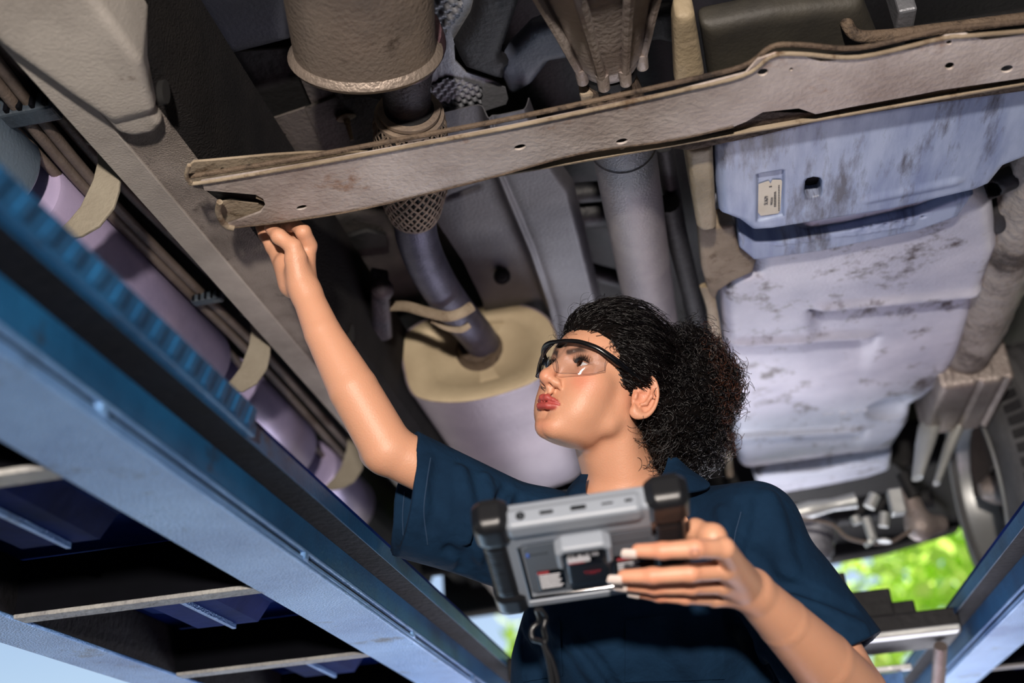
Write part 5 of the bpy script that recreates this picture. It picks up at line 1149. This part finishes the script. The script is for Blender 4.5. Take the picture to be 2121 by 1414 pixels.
# ================================================================ DIAGNOSTIC TABLET
tloc = tuple(float(q) for q in T3(.5, .5, -.015))
tab = empty('diagnostic_tablet', tloc, 'rugged grey diagnostic tablet with black corner bumpers, held in her left hand', 'tablet')
g1 = mat('grey_tablet_shell', '8b929c', None, rough=.42, bump=.05, bscale=500); g2 = mat('dark_grey_tablet_back', '5f666f', None, rough=.5); gb_ = mat('soft_black_bumper', '17181b', None, rough=.38, coat=.1)
red = mat('red_marking', 'a01c28', None, rough=.5); whp = mat('white_label_panel', 'e4e4ea', None, rough=.35); scr = mat('dark_glass_screen', '0a0c10', None, rough=.06)
TM = Matrix([[tw[0], th[0], tn[0], tTL[0]], [tw[1], th[1], tn[1], tTL[1]], [tw[2], th[2], tn[2], tTL[2]], [0, 0, 0, 1]])
if np.cross(tw, th)@tn < 0: FLIP = -1
else: FLIP = 1
TI = np.linalg.inv(np.array(TM)).astype(np.float32)
def tl(name, poly, z0, z1, r, m, parent=tab, label=None, h=.0016, extra=None):
    P = np.array(poly); lo = np.array([P[:, 0].min()-.006, P[:, 1].min()-.006, z0-.006]); hi = np.array([P[:, 0].max()+.006, P[:, 1].max()+.006, z1+.006])
    f = (lambda p: extr(p, poly, z0, z1, r)) if extra is None else (lambda p: extra(p, extr(p, poly, z0, z1, r)))
    me = sdfm(name, f, lo, hi, h); me.transform(TM)
    if FLIP < 0: me.flip_normals()
    return part(name, me, m, parent, label)
def rrect(x0, y0, x1, y1, c=0): return [(x0+c, y0), (x1-c, y0), (x1, y0+c), (x1, y1-c), (x1-c, y1), (x0+c, y1), (x0, y1-c), (x0, y0+c)] if c else [(x0, y0), (x1, y0), (x1, y1), (x0, y1)]
Wt, Ht = TWD, THT
# shell with a thicker port ledge along the top edge
def shell(p, d):
    d = smin(d, extr(p, rrect(Wt*.12, -.004, Wt*.82, .020, .004), -.018, .004, .005), .004)
    return smax(d, -extr(p, rrect(Wt*.16, .040, Wt*.90, Ht*.86, .006), -.0016, .02, .001), .002)
case = tl('case', rrect(.012, 0, Wt-.012, Ht, .008), -.028, 0, .006, g1, label='light grey tablet shell', extra=shell)
tl('back_panel', rrect(Wt*.17, .043, Wt*.89, Ht*.84, .006), -.004, -.0012, .001, g2, case)
tl('screen', rrect(.02, .012, Wt-.02, Ht-.012), -.0300, -.0275, .001, scr, case, 'dark glass screen')
for x0, x1, s in ((-.010, .026, -1), (Wt-.030, Wt+.012, 1)):
    def bump_(p, d, s=s):
        return d-.0006*np.sin(p[:, 1]*900)*(np.abs(p[:, 1]-Ht*.5) < Ht*.26)
    tl('side_grip', rrect(x0+.004, .03, x1-.004, Ht-.03, .006), -.033, .003, .010, gb_, tab, 'ribbed black side grip', extra=bump_)
    for y0, y1 in ((-.010, .038), (Ht-.040, Ht+.008)):
        tl('corner_bumper', rrect(x0-.001, y0, x1+.002, y1, .009), -.035, .005, .013, gb_, tab, 'rounded black corner bumper')
# black slots and frame line on the back
def tbox(name, x0, y0, x1, y1, z0, z1, m, parent=case, bev=.0006, label=None):
    me = boxm(name, (min(x0, x1), min(y0, y1), z0), (max(x0, x1), max(y0, y1), z1), bev); me.transform(TM)
    if FLIP < 0: me.flip_normals()
    return part(name, me, m, parent, label)
tbox('slot', Wt*.145, .043, Wt*.165, Ht*.86, -.001, .0005, scr); tbox('slot', Wt*.145, Ht*.855, Wt*.70, Ht*.885, -.001, .0005, scr); tbox('slot', Wt*.86, .030, Wt*.885, .055, -.0012, .0006, scr)
for k in range(24):
    tbox('vent_slit', Wt*(.60+k*.0105), .062, Wt*(.604+k*.0105), .0645, -.0014, -.0008, scr, bev=0)
for k in range(10): tbox('vent_slit', Wt*(.20+k*.0105), .062, Wt*(.204+k*.0105), .0645, -.0014, -.0008, scr, bev=0)
tbox('blue_mark', Wt*.185, .060, Wt*.20, .067, -.0014, -.0006, mat('blue_dot', '3c6ad0', None, rough=.4))
# ports on the top edge face (the edge that faces the camera)
def tcyl(name, x, z, r, depth, m, parent=case, y=-.004):
    me = lathem(name, (x, y-.0006, z), (x, 1, z), [(0, r), (depth, r)], 20); me.transform(TM); return part(name, me, m, parent)
tcyl('audio_jack', Wt*.20, -.008, .0048, .001, scr); tcyl('jack_pin', Wt*.20, -.008, .0022, .0013, g1)
for x, w, hgt in ((.30, .014, .004), (.46, .016, .005), (.62, .012, .002), (.74, .008, .003)):
    tbox('port', Wt*x, -.0049, Wt*x+w, -.0040, -.008-hgt/2, -.008+hgt/2, scr)
for x, y in ((.225, .031), (.665, .027)): 
    me = lathem('screw', (Wt*x, y, .0006), (Wt*x, y, -1), [(0, .0015), (.0005, .0030), (.002, .0032)], 18); me.transform(TM); part('screw', me, gb_, case)
# raised connector module with its grey hooked latch
mod = tl('connector_module', rrect(Wt*.39, .040, Wt*.62, .118, .003), -.001, .016, .004, gb_, tab, 'black connector module with grey hooked latch', extra=lambda p, d: smax(d, (p[:, 2]-.017+.10*(p[:, 1]-.05)), .002))
tl('latch_frame', rrect(Wt*.345, .028, Wt*.64, .072, .008), 0, .020, .004, g1, mod, 'grey hooked latch', extra=lambda p, d: smax(d, -extr(p, rrect(Wt*.375, .036, Wt*.61, .09, .004), -.01, .03, .002), .002))
tl('id_plate', rrect(Wt*.385, .038, Wt*.60, .062, .003), .012, .0185, .0015, scr, mod)
tbox('white_strip', Wt*.40, .049, Wt*.52, .057, .0183, .0190, whp, mod); tbox('red_strip', Wt*.40, .0572, Wt*.49, .0592, .0183, .0190, red, mod)
def ttext(s, x, y, z, size, m, parent):
    o = T3(0, 0, 0)+tw*x+th*y+tn*z; text('printed_text', s, o, tw, -th, size, m, parent)
ttext('C2 8U7 05', Wt*.40, .047, .0192, .0075, whp, mod); ttext('TEST', Wt*.475, .090, .0155, .0085, red, mod)
# kickstand-like label plates
tbox('warning_plate', Wt*.215, Ht*.56, Wt*.36, Ht*.80, -.0014, -.0006, scr); tbox('red_header', Wt*.22, Ht*.57, Wt*.285, Ht*.59, -.0006, -.0002, red)
for k in range(8): tbox('text_line', Wt*.225, Ht*(.61+k*.022), Wt*(.35-.01*(k % 3)), Ht*(.618+k*.022), -.0006, -.0002, whp, bev=0)
tbox('spec_plate', Wt*.64, Ht*.50, Wt*.86, Ht*.80, -.0014, -.0006, scr); tbox('red_header', Wt*.66, Ht*.54, Wt*.80, Ht*.56, -.0006, -.0002, red)
for k in range(4): tbox('text_line', Wt*.66, Ht*(.60+k*.03), Wt*(.78-.02*(k % 2)), Ht*(.612+k*.03), -.0006, -.0002, whp, bev=0)
tbox('bottom_ledge', Wt*.14, Ht*.90, Wt*.88, Ht*.96, -.001, .002, g1)
# cord hanging from the tablet
c0 = attab(1112, 1262, .004); cd = 1.27
lan = tag(link('lanyard_cord', tubem('lc', smoothpath([c0, at(1118, 1285, d=cd), at(1102, 1302, d=cd), at(1104, 1322, d=cd-.004), at(1124, 1330, d=cd), at(1132, 1350, d=cd), at(1140, 1385, d=cd), at(1146, 1430, d=cd), at(1150, 1500, d=cd)], 8), .0032, 10), gb_), 'black looped cord hanging from the lower left corner of the tablet', 'cord')
part('cord_loop', tubem('cl', smoothpath([c0+tw*.004, at(1130, 1278, d=cd-.004), at(1126, 1300, d=cd-.006), at(1130, 1320, d=cd), at(1127, 1332, d=cd)], 8), .0028, 10), gb_, lan)
part('cord_strand', tubem('cs', smoothpath([at(1126, 1335, d=cd), at(1144, 1370, d=cd), at(1156, 1420, d=cd), at(1162, 1500, d=cd)], 8), .0030, 10), gb_, lan)
for px, py in ((1120, 1288), (1126, 1330)):
    c = at(px, py, d=cd-.004); part('cord_bead', lathem('cb', tuple(c+np.array([0, 0, .006])), tuple(c-np.array([0, 0, 1])), [(0, .003), (.002, .0062), (.010, .0062), (.012, .003)], 16), gb_, lan)
